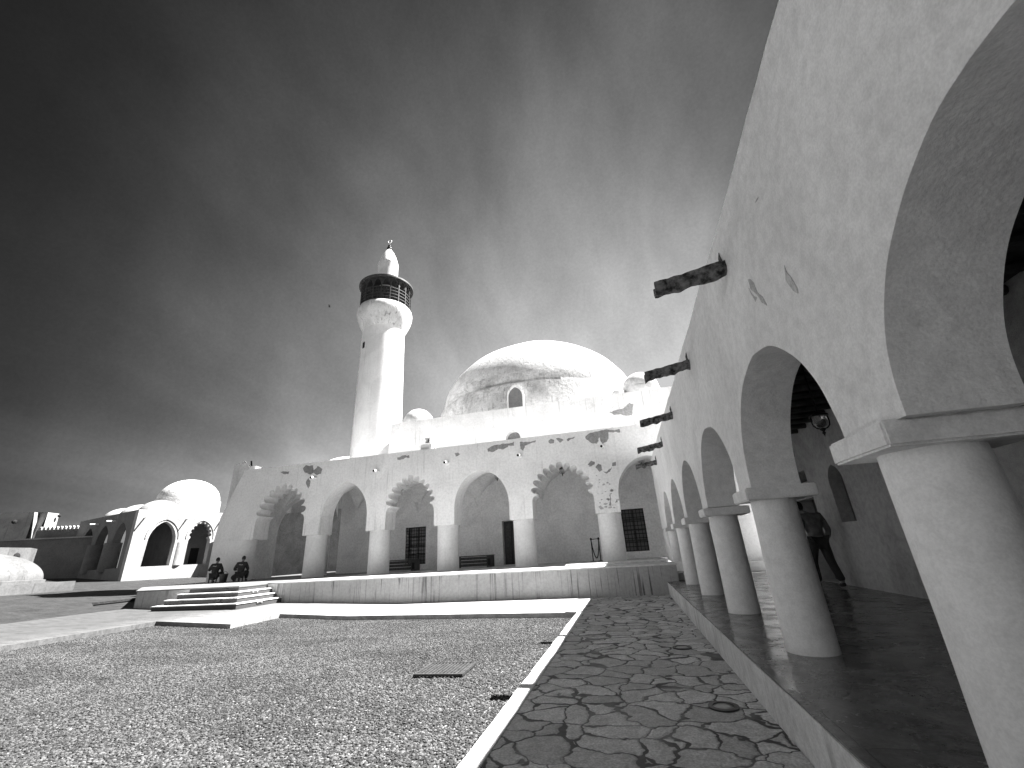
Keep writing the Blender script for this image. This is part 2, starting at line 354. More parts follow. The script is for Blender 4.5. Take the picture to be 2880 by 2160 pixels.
# gravel stones scattered on the bed
st_bm = bmesh.new(); bmesh.ops.create_icosphere(st_bm, subdivisions=1, radius=1)
for v in st_bm.verts: v.co = Vector((v.co.x*1.25, v.co.y*.85, v.co.z*.6))*(1+.35*noise.noise(v.co*1.7))
stone_me = bpy.data.meshes.new('gravel_stone'); st_bm.to_mesh(stone_me); st_bm.free(); stone_me.materials.append(M['stone'])
def gravel():
    bm = bmesh.new(); poly = [(-14.55, 2.0), (-1.66, 2.0), (-1.66, 12.85), (-4.4, 13.1), (-11.75, 13.6), (-11.72, 11.55), (-14.55, 11.7)]
    bm.faces.new([bm.verts.new((x, y, 0)) for x, y in poly])
    for xc in (-9.,): bmesh.ops.bisect_plane(bm, geom=bm.verts[:]+bm.edges[:]+bm.faces[:], plane_co=(xc, 0, 0), plane_no=(1, 0, 0))
    for v in bm.verts: v.co.z = gz(v.co.x)-.122
    me = bpy.data.meshes.new('gravel_stones'); bm.to_mesh(me); bm.free(); me.materials.append(M['stone'])
    o = bpy.data.objects.new('gravel_stones', me); C.objects.link(o); o['kind'] = 'stuff'
    tag(o, 'loose light and dark gravel filling the courtyard bed', 'gravel')
    proto = bpy.data.objects.new('gravel_stone', stone_me)
    ng = bpy.data.node_groups.new('scatter', 'GeometryNodeTree')
    ng.interface.new_socket('Geometry', in_out='INPUT', socket_type='NodeSocketGeometry'); ng.interface.new_socket('Geometry', in_out='OUTPUT', socket_type='NodeSocketGeometry')
    k = N(ng); gi = k.add('NodeGroupInput'); go = k.add('NodeGroupOutput')
    dp = k.add('GeometryNodeDistributePointsOnFaces', {'Mesh': gi.outputs[0], 'Density': 1500.})
    oi = k.add('GeometryNodeObjectInfo', {'Object': proto})
    rs = k.add('FunctionNodeRandomValue', {2: .008, 3: .021}, data_type='FLOAT')
    rr = k.add('FunctionNodeRandomValue', {0: (-.5, -.5, 0.), 1: (.5, .5, 6.283)}, data_type='FLOAT_VECTOR')
    ins = k.add('GeometryNodeInstanceOnPoints', {'Points': dp.outputs[0], 'Instance': oi.outputs['Geometry'], 'Rotation': rr.outputs[0], 'Scale': rs.outputs[1]})
    k.l.new(ins.outputs[0], go.inputs[0])
    md = o.modifiers.new('scatter', 'NODES'); md.node_group = ng
gravel()

# ------------------------------------------------------------------ mosque terrace with stairs
TZ = .95; TY = 16.67
tr = thing('terrace', (-8, TY, 0), 'long raised plastered terrace with streaked front wall carrying the mosque arcade', 'terrace')
bm = bmesh.new()
tp = [(-20.27, 15.2), (-15.1, 15.2), (-15.1, TY), (1.5, TY), (1.5, 46), (-24.5, 46), (-24.5, 18.6)]
slab(bm, [tp], lambda u, v: (u, v, -.3), lambda u, v: (u, v, TZ-.05)); obj('front_wall', bm, 'terrace', tr)
bm = bmesh.new()
tp2 = [(-20.3, 15.17), (-15.07, 15.17), (-15.07, TY-.03)]+[(x, TY-.03+.012*noise.noise(Vector((x*1.3, 0, 0)))) for x in [-14+i*.5 for i in range(31)]]+[(1.53, TY-.03), (1.53, 46), (-24.53, 46), (-24.53, 18.58)]
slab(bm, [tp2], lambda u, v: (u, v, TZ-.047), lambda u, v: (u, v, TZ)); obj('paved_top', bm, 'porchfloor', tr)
for i, (z, y, xl, xr) in enumerate([(.765, 14.94, -17.78, -14.84), (.58, 14.68, -18.05, -14.58), (.395, 14.42, -18.31, -14.32)]):
    t = .001*i
    bm = bmesh.new(); slab(bm, [[(xl, y), (xr, y), (xr, TY-.002), (-15.102+t, TY-.002), (-15.102+t, 15.198-t), (xl, 15.198-t)]], lambda u, v: (u, v, -.05-.01*i), lambda u, v: (u, v, z-.035))
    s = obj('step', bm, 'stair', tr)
    bm = bmesh.new(); slab(bm, [[(xl-.02, y-.025), (xr+.025, y-.025), (xr+.025, TY-.004), (-15.103+t, TY-.004), (-15.103+t, 15.16), (xl-.02, 15.16)]], lambda u, v: (u, v, z-.033), lambda u, v: (u, v, z)); obj('tread', bm, 'gravelwhite', s)
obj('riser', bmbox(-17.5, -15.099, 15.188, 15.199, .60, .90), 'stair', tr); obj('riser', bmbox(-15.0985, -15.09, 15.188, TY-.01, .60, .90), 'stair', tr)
for x, y, z in ((-14.838, 15.75, .70), (-14.318, 15.5, .33)):
    l = obj('step_lamp', bmbox(x, x+.03, y-.14, y+.14, z-.04, z+.03, bevel=.01), 'plasticlight', tr)
    obj('lens', bmbox(x+.028, x+.034, y-.08, y+.08, z-.02, z+.01), 'hole', l)
for x, y, z in ((-17.0, 15.178, .85), (-15.7, 15.178, .85), (-17.2, 14.64, .50), (-15.4, 14.64, .50)):
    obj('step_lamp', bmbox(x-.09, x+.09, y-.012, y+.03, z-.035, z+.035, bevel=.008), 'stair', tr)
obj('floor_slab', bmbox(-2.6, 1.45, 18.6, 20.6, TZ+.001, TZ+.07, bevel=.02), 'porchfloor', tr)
obj('side_step', bmbox(1.512, 2.4, TY+.3, 18.2, .392, .62, bevel=.015), 'terrace', tr)

# ------------------------------------------------------------------ mosque
YF, YI, YB = 21.0, 22.08, 25.0
mq = thing('mosque', (-6.3, 23, TZ), 'white domed mosque with a long arcade of lobed and pointed arches', 'mosque')
cols = [-16.7, -12.78, -8.88, -4.84, -.68, 3.35]
SP = 3.07
outline = [(-23.2, SP), ]
arches = [(-18.87, 1.63, 'l', 4.25, 6.0), (-14.76, 1.42, 'p', 3.85, 5.76), (-10.83, 1.38, 'l', 4.2, 5.74), (-6.88, 1.45, 'p', 3.85, 5.68), (-2.76, 1.50, 'l', 4.15, 5.62), (1.38, 1.48, 'p', 3.85, 5.56)]
for c, hw, kind, zv, za in arches:
    if kind == 'p': outline += arch_pts(c, hw, SP, zv, za)
    else: outline += lobed_pts(c, hw, SP, zv, za, 11, .30)
outline += [(7.4, SP), (7.4, 7.1)]
outline += [(x, 7.1+.02*noise.noise(Vector((x, 4, 0)))) for x in [7-.4*i for i in range(72)]]
outline += [(-21.87, 7.06), (-22.25, 6.26), (-22.71, 5.15), (-23.02, 4.4)]
bm = bmesh.new(); ol = [outline[0]]+jit(outline[1:-1], .012)+[outline[-1]]
slab(bm, [ol], lambda u, v: (u, YF, v), lambda u, v: (u, YI, v))
aw = obj('arcade_wall', bm, 'facade', mq)
bm = bmesh.new()                                                        # rounded end pier under the wall
pr = [(-23.2, YF), (-21.7, YF)]+[(-21.4+.54*math.sin(a), YF+.54-.54*math.cos(a)) for a in [PI*i/14 for i in range(15)]]+[(-23.2, YI)]
slab(bm, [pr], lambda u, v: (u, v, TZ-.01), lambda u, v: (u, v, SP-.002)); obj('end_pier', bm, 'jamb', mq, angle=40)
for c in cols[:-1]:
    bm = bmesh.new(); lathe(bm, [(.55, TZ-.01), (.545, TZ+.6), (.54, SP-.03), (.525, SP-.004)], c, YF+.54, 56); obj('column', bm, 'jamb', mq, angle=50)
obj('side_pier', bmbox(3.1, 7.4, YF+.01, YI-.01, .3, SP-.002, bevel=.05), 'jamb', mq)
# peeled patches of render, a few mm proud
patches = [[(-19.29, 6.74), (-19.13, 6.78), (-18.9, 6.75), (-18.68, 6.72), (-18.69, 6.58), (-19.02, 6.58)],
 [(-17.75, 6.8), (-17.57, 6.95), (-17.1, 6.92), (-16.98, 6.62), (-16.75, 6.87), (-16.43, 6.67), (-16.46, 6.4), (-16.71, 6.31), (-17.0, 6.5), (-17.19, 6.41), (-17.6, 6.57)],
 [(-17.31, 6.19), (-17.13, 6.04), (-17.13, 5.74), (-17.22, 5.59), (-17.42, 5.97)],
 [(-11.69, 6.81), (-11.41, 6.89), (-10.96, 6.86), (-10.95, 6.73), (-11.2, 6.74), (-11.4, 6.68), (-11.65, 6.68)],
 [(-6.49, 6.7), (-6.23, 6.85), (-5.72, 6.89), (-5.0, 6.92), (-5.04, 6.72), (-5.3, 6.76), (-5.55, 6.59), (-5.9, 6.64), (-6.11, 6.53), (-6.43, 6.59)],
 [(-4.69, 6.89), (-4.2, 6.85), (-3.83, 6.9), (-3.9, 6.78), (-4.25, 6.74), (-4.43, 6.65), (-4.53, 6.44), (-4.67, 6.53)],
 [(-3.21, 6.79), (-3.07, 6.89), (-2.87, 6.78), (-2.93, 6.62), (-3.13, 6.64)], [(-2.79, 6.85), (-2.61, 6.89), (-2.43, 6.76), (-2.63, 6.62)],
 [(-2.26, 6.78), (-1.86, 6.86), (-1.86, 6.79), (-2.24, 6.66)],
 [(-1.33, 6.74), (-1.17, 6.92), (-.73, 7.0), (-.33, 7.03), (.41, 6.95), (.39, 6.78), (.1, 6.86), (-.16, 6.87), (-.2, 6.6), (-.28, 6.42), (-.54, 6.35), (-.63, 6.66), (-.8, 6.35), (-1.16, 6.49)],
 [(-1.35, 5.38), (-1.2, 5.55), (-1.0, 5.5), (-1.05, 5.36), (-1.22, 5.3)], [(-1.0, 5.25), (-.88, 5.4), (-.72, 5.3), (-.7, 5.05), (-.84, 4.95), (-.9, 5.1)], [(-.2, 5.35), (-.02, 5.38), (-.04, 5.22), (-.2, 5.2)], [(-.68, 5.0), (-.5, 4.86), (-.34, 4.95), (-.22, 5.15), (-.36, 5.06), (-.5, 4.94)], [(-8.3, 6.66), (-8.1, 6.72), (-8.0, 6.6), (-8.2, 6.5)],
 [(-.62, 3.4), (-.5, 3.6), (-.52, 3.95), (-.46, 3.7), (-.5, 3.4)], [(-.3, 3.5), (-.24, 3.62), (-.2, 3.5)]]
def patch(P_, y, parent, dy=-.004):
    L = dense(P_+[P_[0]], .05)[:-1]; L = jit(L, .05, f=7.)
    bm = bmesh.new(); slab(bm, [L], lambda u, v: (u, y+dy, v), lambda u, v: (u, y+.01, v)); obj('bare_patch', bm, 'patch', parent)
for p_ in patches: patch(p_, YF, aw)
rnd = random.Random(4)
for i in range(48):
    t = rnd.random(); cx_ = -.75+rnd.gauss(0, .28)+(.0 if t < .7 else -.5); cz_ = 3.2+2.3*t+rnd.gauss(0, .1)
    if abs(cx_+2.76) < 1.62 and cz_ < 5.3 or cx_ > -.16: continue
    r_ = rnd.uniform(.015, .07); L2 = jit([(cx_+r_*math.cos(a)*(1+.5*rnd.random()), cz_+r_*.7*math.sin(a)) for a in [2*PI*q/9 for q in range(9)]], .04, f=11.)
    bm = bmesh.new(); slab(bm, [L2], lambda u, v: (u, YF-.0035, v), lambda u, v: (u, YF+.008, v)); obj('render_chip', bm, 'scuff', aw)
# porch: back wall, groined vault, roof
bm = bmesh.new()
doorL, doorR = -6.95, -6.05
holes = [[(-13.1, 1.25), (-11.75, 1.25), (-11.75, 3.36), (-13.1, 3.36)], [(doorL, TZ+.02), (doorR, TZ+.02), (doorR, 3.33), (doorL, 3.33)], [(-.14, 1.3), (1.07, 1.3), (1.07, 3.47), (-.14, 3.47)]]
slab(bm, [[(-17.75, TZ-.01), (7.4, TZ-.01), (7.4, 6.9), (-17.75, 6.9)]]+holes, lambda u, v: (u, YB, v), lambda u, v: (u, YB+.6, v)); bw = obj('porch_wall', bm, 'inner', mq)
bm = bmesh.new()
def vault(xa, xb, ya, yb, zb=4.12, rise=1.78, n=22):
    def pf(t): t = max(-1, min(1, t)); s = 1-abs(t); return .9*math.sqrt(max(0, 1-(1-s)**2))+.1*s
    V = [[bm.verts.new((xa+(xb-xa)*i/n, ya+(yb-ya)*j/n, zb+rise*max(pf(2*i/n-1), pf(2*j/n-1)))) for j in range(n+1)] for i in range(n+1)]
    for i in range(n):
        for j in range(n): bm.faces.new((V[i][j], V[i+1][j], V[i+1][j+1], V[i][j+1]))
edges = [-20.9, -16.7, -12.3, -8.44, -4.47, -.6, 3.4]
for a, c in zip(edges, edges[1:]): vault(a+.001, c-.001, YI+.001, (YB if a > -17 else 23.2)-.001)
obj('vault', bm, 'inner', mq, angle=30)
obj('roof', bmbox(-21.8, 7.4, YI+.002, YB-.002, 6.15, 6.9), 'facade', mq)
bm = bmesh.new()                                                        # inner arch at the open end of the porch
L = [(-22.6, TZ-.01), (-21.25, TZ-.01)]+[(u, v) for u, v in arch_pts(-19.45, 1.8, TZ+.3, 3.4, 5.5)[1:-1]]+[(-17.65, TZ-.01), (-17.4, TZ-.01), (-17.4, 6.1), (-22.3, 6.1)]
slab(bm, [L], lambda u, v: (u, 23.2, v), lambda u, v: (u, 23.65, v)); obj('inner_arch', bm, 'inner', mq)
def grille(parent, x0, x1, z0, z1, y, nx, nz):
    w = obj('window', bmbox(x0-.05, x1+.05, y+.42, y+.47, z0-.05, z1+.05), 'wood', parent)
    for i in range(2): 
        xa = x0+(x1-x0)*(i*.5+.06); xb = x0+(x1-x0)*(i*.5+.44); zs = [z0+(z1-z0)*q/4 for q in range(5)]
        bm = bmesh.new()
        for q in range(4): box(bm, xa, xb, y+.405, y+.418, zs[q]+.05, zs[q+1]-.05)
        obj('pane', bm, 'pane', w)
    bm = bmesh.new()
    for i in range(nx+1): x = x0+.02+(x1-x0-.04)*i/nx; tube(bm, [(x, y+.12, z0), (x, y+.12, z1)], .016, 6)
    for j in range(nz+1): z = z0+.02+(z1-z0-.04)*j/nz; tube(bm, [(x0, y+.10, z), (x1, y+.10, z)], .018, 6)
    obj('grille', bm, 'iron', w)
grille(mq, -13.1, -11.75, 1.25, 3.36, YB, 8, 11); grille(mq, -.14, 1.07, 1.3, 3.47, YB, 6, 10)
d = obj('door', bmbox(doorL+.02, doorR-.02, YB+.35, YB+.42, TZ+.02, 3.31), 'wood', mq)
bm = bmesh.new()
for s in (0, 1):
    xa = doorL+.06+s*.43
    for q in range(4): box(bm, xa+.06, xa+.36, YB+.325, YB+.352, TZ+.15+q*.56, TZ+.6+q*.56, bevel=.015)
obj('panel', bm, 'balcony', d)
bm = bmesh.new(); box(bm, -6.505, -6.475, YB+.30, YB+.36, TZ+.05, 3.3); box(bm, -6.58, -6.56, YB+.27, YB+.3, 1.95, 2.15); obj('handle', bm, 'iron', d)
# hall
bm = bmesh.new()
hx0, hx1, hy1, hz = -14.45, 7.4, 45., 10.2
hl = [(-14.75, 6.0), (hx1, 6.0), (hx1, hz+.1)]+[(x, hz+.03*noise.noise(Vector((x*.8, 1, 0)))) for x in [6-.7*i for i in range(29)]]+[(hx0, hz-.05)]
hw_ = [[(-6.47, 7.4)]+[(-6.0+.47*math.cos(a), 8.2+.47*math.sin(a)) for a in [PI-PI*i/16 for i in range(17)]]+[(-5.53, 7.4)], [(-11.93, 8.54), (-11.63, 8.54), (-11.63, 8.92), (-11.93, 8.92)]]
slab(bm, [hl]+hw_, lambda u, v: (u, YB-.004, v), lambda u, v: (u, YB+.7, v)); hall = obj('hall_wall', bm, 'hall', mq)
obj('hall_side', bmbox(-14.44, -13.8, YB+.702, hy1, .9, hz-.05), 'hall', mq)
obj('hall_side', bmbox(6.9, 7.39, YB+.702, hy1, .9, hz-.05), 'hall', mq)
obj('hall_roof', bmbox(-13.798, 6.898, YB+.702, hy1, 9.3, 9.9), 'hall', mq)
obj('hall_rear', bmbox(-13.798, 6.898, hy1-.6, hy1-.002, .9, 9.298), 'hall', mq)
wn = obj('lunette', bmbox(-6.5, -5.5, YB+.45, YB+.5, 7.4, 8.7), 'fardark', mq)
obj('vent', bmbox(-11.95, -11.6, YB+.5, YB+.55, 8.5, 8.95), 'hole', mq)
patch([(.05, 9.07), (.52, 9.21), (.87, 9.24), (1.25, 9.52), (1.47, 9.4), (1.31, 8.7), (.98, 8.75), (.7, 8.86), (.25, 8.92)], YB-.004, hall)
rb = obj('roof_block', bmbox(-10.35, -9.65, YF+.08, YF+.7, 7.09, 7.42, bevel=.02), 'facade', mq)
obj('vent', bmbox(-9.652, -9.64, YF+.25, YF+.42, 7.14, 7.34), 'hole', rb)
# great dome
DX, DY = -5.9, 35.
bm = bmesh.new(); prof = [(9.0, 9.8), (8.9, 10.3), (8.75, 11.2), (8.58, 12.2), (8.5, 12.5)]
lathe(bm, prof, DX, DY, 120); drum = obj('drum', bm, 'dome', mq, angle=35)
bm = bmesh.new(); prof = [(8.46, 12.42)]+[(8.28*math.cos(t)**1.12, 12.56+6.15*math.sin(t)) for t in [PI/2*i/40 for i in range(40)]]+[(0, 18.72)]
lathe(bm, prof, DX, DY, 120)
for v in bm.verts: v.co += (v.co-Vector((DX, DY, 12))).normalized()*.06*noise.noise(v.co*.5)
obj('main_dome', bm, 'dome', mq, smooth=True)
bm = bmesh.new()
fr = arch_pts(-5.93, .58, 9.9, 11.3, 12.16, 14, .2); fi = arch_pts(-5.93, .48, 9.9, 11.3, 11.98, 14, .2)
slab(bm, [fr+fi[::-1]], lambda u, v: (u, 25.96, v), lambda u, v: (u, 27.0, v)); f_ = obj('dome_window', bm, 'hall', drum)
bm = bmesh.new(); slab(bm, [fi], lambda u, v: (u, 26.04, v), lambda u, v: (u, 26.08, v)); obj('pane', bm, 'fardark', f_)
def sdome(x, y, r, z0, z1, zt, par=mq, mat='smalldome', name='small_dome', sq=1.):
    bm = bmesh.new(); lathe(bm, [(r*1.04, z0), (r*1.04, z1), (r*1.0, z1+.02)]+[(r*math.cos(t)**sq, z1+.03+(zt-z1)*math.sin(t)) for t in [PI/2*(i+.5)/20 for i in range(20)]]+[(0, zt+.03)], x, y, 56); return obj(name, bm, mat, par, angle=40)
sdome(-13.25, 26.6, 1.1, 9.7, 10.35, 11.5); sdome(2.2, 27.0, 1.15, 9.7, 10.9, 12.05); sdome(.75, 26.2, .42, 9.7, 10.5, 10.85)
# turret at the corner
bm = bmesh.new(); lathe(bm, [(.66, TZ-.01), (.6, 4), (.56, 8.2), (.5, 8.28), (.13, 8.32), (.12, 8.46), (.06, 8.58), (0, 8.6)], -25.15, 24.0, 32); obj('corner_turret', bm, 'facade', mq, angle=40)
b_ = obj('turret_block', bmbox(-22.78, -22.25, 22.1, 22.6, 6.9, 7.62, bevel=.02), 'facade', mq)
bm = bmesh.new(); tube(bm, [(-22.75, 22.3, 7.6), (-22.85, 22.3, 8.0)], .05, 6); obj('spike', bm, 'iron', b_)
# pipes over each column
for x in (-16.78, -12.82, -8.69, -4.72, -.56):
    bm = bmesh.new(); z = 6.15 if x != -8.69 else 6.19
    tube(bm, [(x, YF+.05, z+.03), (x-.02, YF-.42, z-.02)], .085, 14)
    p = obj('drain_pipe', bm, 'pipe', mq, angle=50)
    bm = bmesh.new(); tube(bm, [(x-.02, YF-.418, z-.02), (x-.02, YF-.426, z-.021)], .062, 12); obj('pipe_mouth', bm, 'hole', p)

# ------------------------------------------------------------------ minaret
MX, MY = -16.75, 27.
mn = thing('minaret', (MX, MY, TZ), 'tall round white minaret with a dark wooden balcony and crescent finial', 'minaret')
bm = bmesh.new(); prof = [(1.86, TZ)]+[(1.86-.23*(z-1)/17.4, z) for z in [1+.8*i for i in range(22)]]+[(1.62, 18.55), (1.66, 18.7)]
lathe(bm, prof, MX, MY, 72); obj('shaft', bm, 'minaret', mn, angle=30)
bm = bmesh.new(); lathe(bm, [(1.64, 18.6), (1.74, 18.78), (1.95, 19.25), (2.1, 19.65), (2.18, 20.0), (2.19, 20.25), (2.13, 20.5), (2.06, 20.62), (1.0, 20.64)], MX, MY, 72); obj('flare', bm, 'flare', mn, angle=40)
bl = thing('balcony', (MX, MY, 20.6), '', ''); del bl['label']; del bl['category']; bl.parent = mn; bl.location = (0, 0, 20.6-TZ)
bm = bmesh.new()
R0 = 1.98
lathe(bm, [(R0-.06, 20.64), (R0-.06, 21.82), (R0-.12, 21.82), (R0-.12, 20.64)], MX, MY, 48); obj('parapet_panel', bm, 'infill', bl, angle=40)
bm = bmesh.new()
for z in (20.66, 20.95, 21.24, 21.53, 21.82): lathe(bm, [(R0-.05, z), (R0+.02, z), (R0+.02, z+.05), (R0-.05, z+.05), (R0-.05, z)], MX, MY, 48)
obj('rail', bm, 'lattice', bl, angle=40)
for i in range(18):
    a = 2*PI*(i+.5)/18; bm = bmesh.new(); c_, s_ = MX+R0*math.cos(a), MY+R0*math.sin(a)
    box(bm, -.035, .035, -.035, .035, 20.64, 22.74, Matrix.Translation((c_, s_, 0)) @ Matrix.Rotation(a, 4, 'Z')); obj('post', bm, 'lattice', bl)
bm = bmesh.new()                                                         # pierced frieze: pointed openings between the posts
for i in range(18):
    a0_ = 2*PI*(i+.5)/18; a1_ = 2*PI*(i+1.5)/18; wd = R0*(a1_-a0_)
    op = arch_pts(.5, .36, 22.1, 22.32, 22.62, 6, .5)
    loop = [(0.02, 22.74), (0.02, 22.1)]+op+[(.98, 22.1), (.98, 22.74)]
    fn = lambda rr: (lambda u, v: (MX+rr*math.cos(a0_+(a1_-a0_)*u), MY+rr*math.sin(a0_+(a1_-a0_)*u), v))
    slab(bm, [loop], fn(R0-.03), fn(R0))
obj('frieze', bm, 'balcony', bl)
bm = bmesh.new(); lathe(bm, [(.9, 22.76), (2.12, 22.74), (2.2, 22.72), (2.2, 22.86), (2.12, 22.92), (.9, 23.05)], MX, MY, 60); obj('balcony_roof', bm, 'balcony', mn, angle=40)
bm = bmesh.new(); lathe(bm, [(.9, 20.6), (.87, 22.0), (.84, 24.4), (.84, 25.2), (.86, 25.28), (.82, 25.45), (.66, 26.05), (.42, 26.6), (.2, 26.95), (.0, 27.02)], MX, MY, 48); obj('lantern_tower', bm, 'minaret', mn, angle=35)
bm = bmesh.new(); lathe(bm, [(.0, 26.9), (.2, 26.98), (.23, 27.1), (.2, 27.22), (.12, 27.26), (.1, 27.32), (.15, 27.4), (.1, 27.48), (.03, 27.52), (.025, 27.75), (0, 27.76)], MX, MY, 20); fin = obj('finial', bm, 'iron', mn, smooth=True)
bm = bmesh.new(); pts = [(MX+.17*math.cos(t), MY, 27.92+.17*math.sin(t)) for t in [math.radians(110+i*13.5) for i in range(24)]]
tube(bm, pts, [.012+.035*math.sin(PI*i/23) for i in range(24)], 8); obj('crescent', bm, 'pipe', fin, smooth=True)
for z, a in ((17.0, math.radians(243)), ):
    r_ = 1.66; mx_ = Matrix.Translation((MX+r_*math.cos(a), MY+r_*math.sin(a), z)) @ Matrix.Rotation(a, 4, 'Z')
    obj('slit_window', bmbox(-.03, .03, -.12, .12, -.24, .24, mtx=mx_), 'hole', mn)

# ------------------------------------------------------------------ right-hand arcade building
ar = thing('arcade_building', (3.3, 8, 0), 'low white arcade building beside the camera, square capitals on round columns', 'building')
X0, X1 = 1.56, 2.11
pitch_, c0 = 3.08, 6.15
cy = [c0+pitch_*i for i in range(-4, 5)]
bm = bmesh.new(); L = [(-8.0, 2.18)]
for a, c in zip(cy, cy[1:]):
    near = a < 1
    L += arch_pts((a+c)/2-(.02 if near else 0), 1.15 if near else 1.26, 2.18, 2.2, 3.31 if near else 3.40, 30, .05)
L += [(19.2, 2.18), (20.4, 2.18), (20.996, 2.18), (20.996, 5.22)]
L += [(y, 5.22-.008*(21-y)+.035*noise.noise(Vector((y*.55, 2, 0)))+.012*noise.noise(Vector((y*3, 2, 0)))) for y in [20.8-.3*i for i in range(96)]]
L = [L[0]]+jit(L[1:-1], .014, f=3.)+[L[-1]]
slab(bm, [L], lambda u, v: (X0+.02*noise.noise(Vector((u*.7, v*.7, 0))), u, v), lambda u, v: (X1, u, v)); rwall = obj('arcade_wall', bm, 'arcade', ar)
obj('end_pier', bmbox(X0+.02, X1-.02, 20.0, 20.996, .3, 2.179, bevel=.03), 'jamb', ar)
for y in cy:
    zb_ = .38 if y < TY else TZ-.01
    bm = bmesh.new(); lathe(bm, [(.263-.012*i/24, zb_+(2.035-zb_)*i/24) for i in range(25)], 1.835, y, 64)
    for v in bm.verts:
        d_ = Vector((v.co.x-1.835, v.co.y-y, 0))
        if d_.length > .1: v.co += d_.normalized()*.007*noise.noise(Vector((v.co.x*3, v.co.y*3, v.co.z*1.6)))
    cc = obj('column', bm, 'jamb', ar, angle=50)
    bm = bmesh.new(); box(bm, 1.465, 2.25, y-.335, y+.335, 2.03, 2.178, bevel=.014)
    for v in bm.verts: v.co += Vector((noise.noise(v.co*3), noise.noise(v.co*3+Vector((5, 0, 0))), noise.noise(v.co*3+Vector((0, 7, 0)))))*.012
    obj('capital', bm, 'arcade', cc)
SCUFFS = ([(4.121, 4.05), (4.06, 3.99), (3.94, 3.72), (3.90, 3.62), (3.98, 3.68), (4.13, 3.95)], [(4.2, 4.0), (4.16, 3.95), (4.05, 3.76), (4.10, 3.78)], [(3.378, 3.66), (3.31, 3.50), (3.31, 3.38), (3.36, 3.42), (3.40, 3.55)], [(3.428, 4.452), (3.4, 4.419), (3.424, 4.41), (3.453, 4.443)])
for P_ in SCUFFS:
    Lp = jit(dense(P_+[P_[0]], .03)[:-1], .05, f=9.); bm = bmesh.new()
    slab(bm, [Lp], lambda u, v: (X0+.02*noise.noise(Vector((u*.7, v*.7, 0)))-.0035, u, v), lambda u, v: (X0+.03, u, v)); obj('scuff_mark', bm, 'scuff', rwall)
bm = bmesh.new()
lan = arch_pts(12.3, .38, 1.85, 2.8, 3.21, 14, .15); 
slab(bm, [[(-8, .37), (19.6, .37), (19.6, 5.0), (-8, 5.0)], lan, [(13.9, .40), (15.14, .40), (15.14, 2.58), (13.9, 2.58)], [(13.95, 3.03), (14.6, 3.03), (14.6, 3.35), (13.95, 3.35)], arch_pts(6.0, .38, 1.85, 2.8, 3.21, 14, .15)],
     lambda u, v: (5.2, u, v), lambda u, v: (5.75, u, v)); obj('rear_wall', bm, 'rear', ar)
for yc in (12.3, 6.0):
    bm = bmesh.new(); slab(bm, [arch_pts(yc, .4, 1.83, 2.8, 3.24, 14, .15)], lambda u, v: (5.5, u, v), lambda u, v: (5.54, u, v)); w_ = obj('lancet_window', bm, 'wood', ar)
    obj('pane', bmbox(5.49, 5.497, yc-.26, yc+.26, 2.0, 2.8), 'pane', w_)
obj('doorway', bmbox(5.6, 5.65, 13.85, 15.2, .39, 2.62), 'wood', ar)
obj('vent', bmbox(5.5, 5.55, 13.9, 14.65, 3.0, 3.4), 'hole', ar)
obj('switch_box', bmbox(5.15, 5.199, 14.27, 14.46, 3.8, 3.98, bevel=.01), 'fardark', ar)
bm = bmesh.new(); box(bm, X1+.002, 5.198, -8, 19.6, 4.5, 4.7)
obj('ceiling', bm, 'beam', ar)
for i in range(44):
    y = -7.5+.62*i
    if y < 19.4:
        bm = bmesh.new(); tube(bm, [(X1+.004, y, 4.42), (3.6, y+.02, 4.40+.01*(i % 3)), (5.19, y, 4.42)], .075, 8); obj('beam', bm, 'beam', ar, angle=40)
obj('roof', bmbox(X1+.002, 5.75, -8, 19.6, 4.701, 4.95), 'arcade', ar)
pl = [(1.11, -8), (5.9, -8), (5.9, 20.3), (1.535, 20.3), (1.535, TY-.004), (1.11, TY-.004)]
bm = bmesh.new(); slab(bm, [dense(pl+[pl[0]], .4)[:-1]], lambda u, v: (u+(.012*noise.noise(Vector((v, 3, 0))) if u < 1.2 else 0), v, -.2), lambda u, v: (u+(.012*noise.noise(Vector((v, 8, 0))) if u < 1.2 else 0), v, .375)); obj('plinth', bm, 'plinth', ar)
bm = bmesh.new(); slab(bm, [[(1.118, -8), (5.9, -8), (5.9, 20.298), (1.54, 20.298), (1.54, TY-.002), (1.118, TY-.002)]], lambda u, v: (u, v, .376), lambda u, v: (u, v, .39)); obj('floor', bm, 'floor', ar)
obj('ledge', bmbox(1.54, 9, 20.302, 20.996, -.2, .74, bevel=.02), 'jamb', ar)
obj('yard_paving', bmbox(5.902, 14, 6, 20.2, -.2, .37), 'gravelwhite', ar)
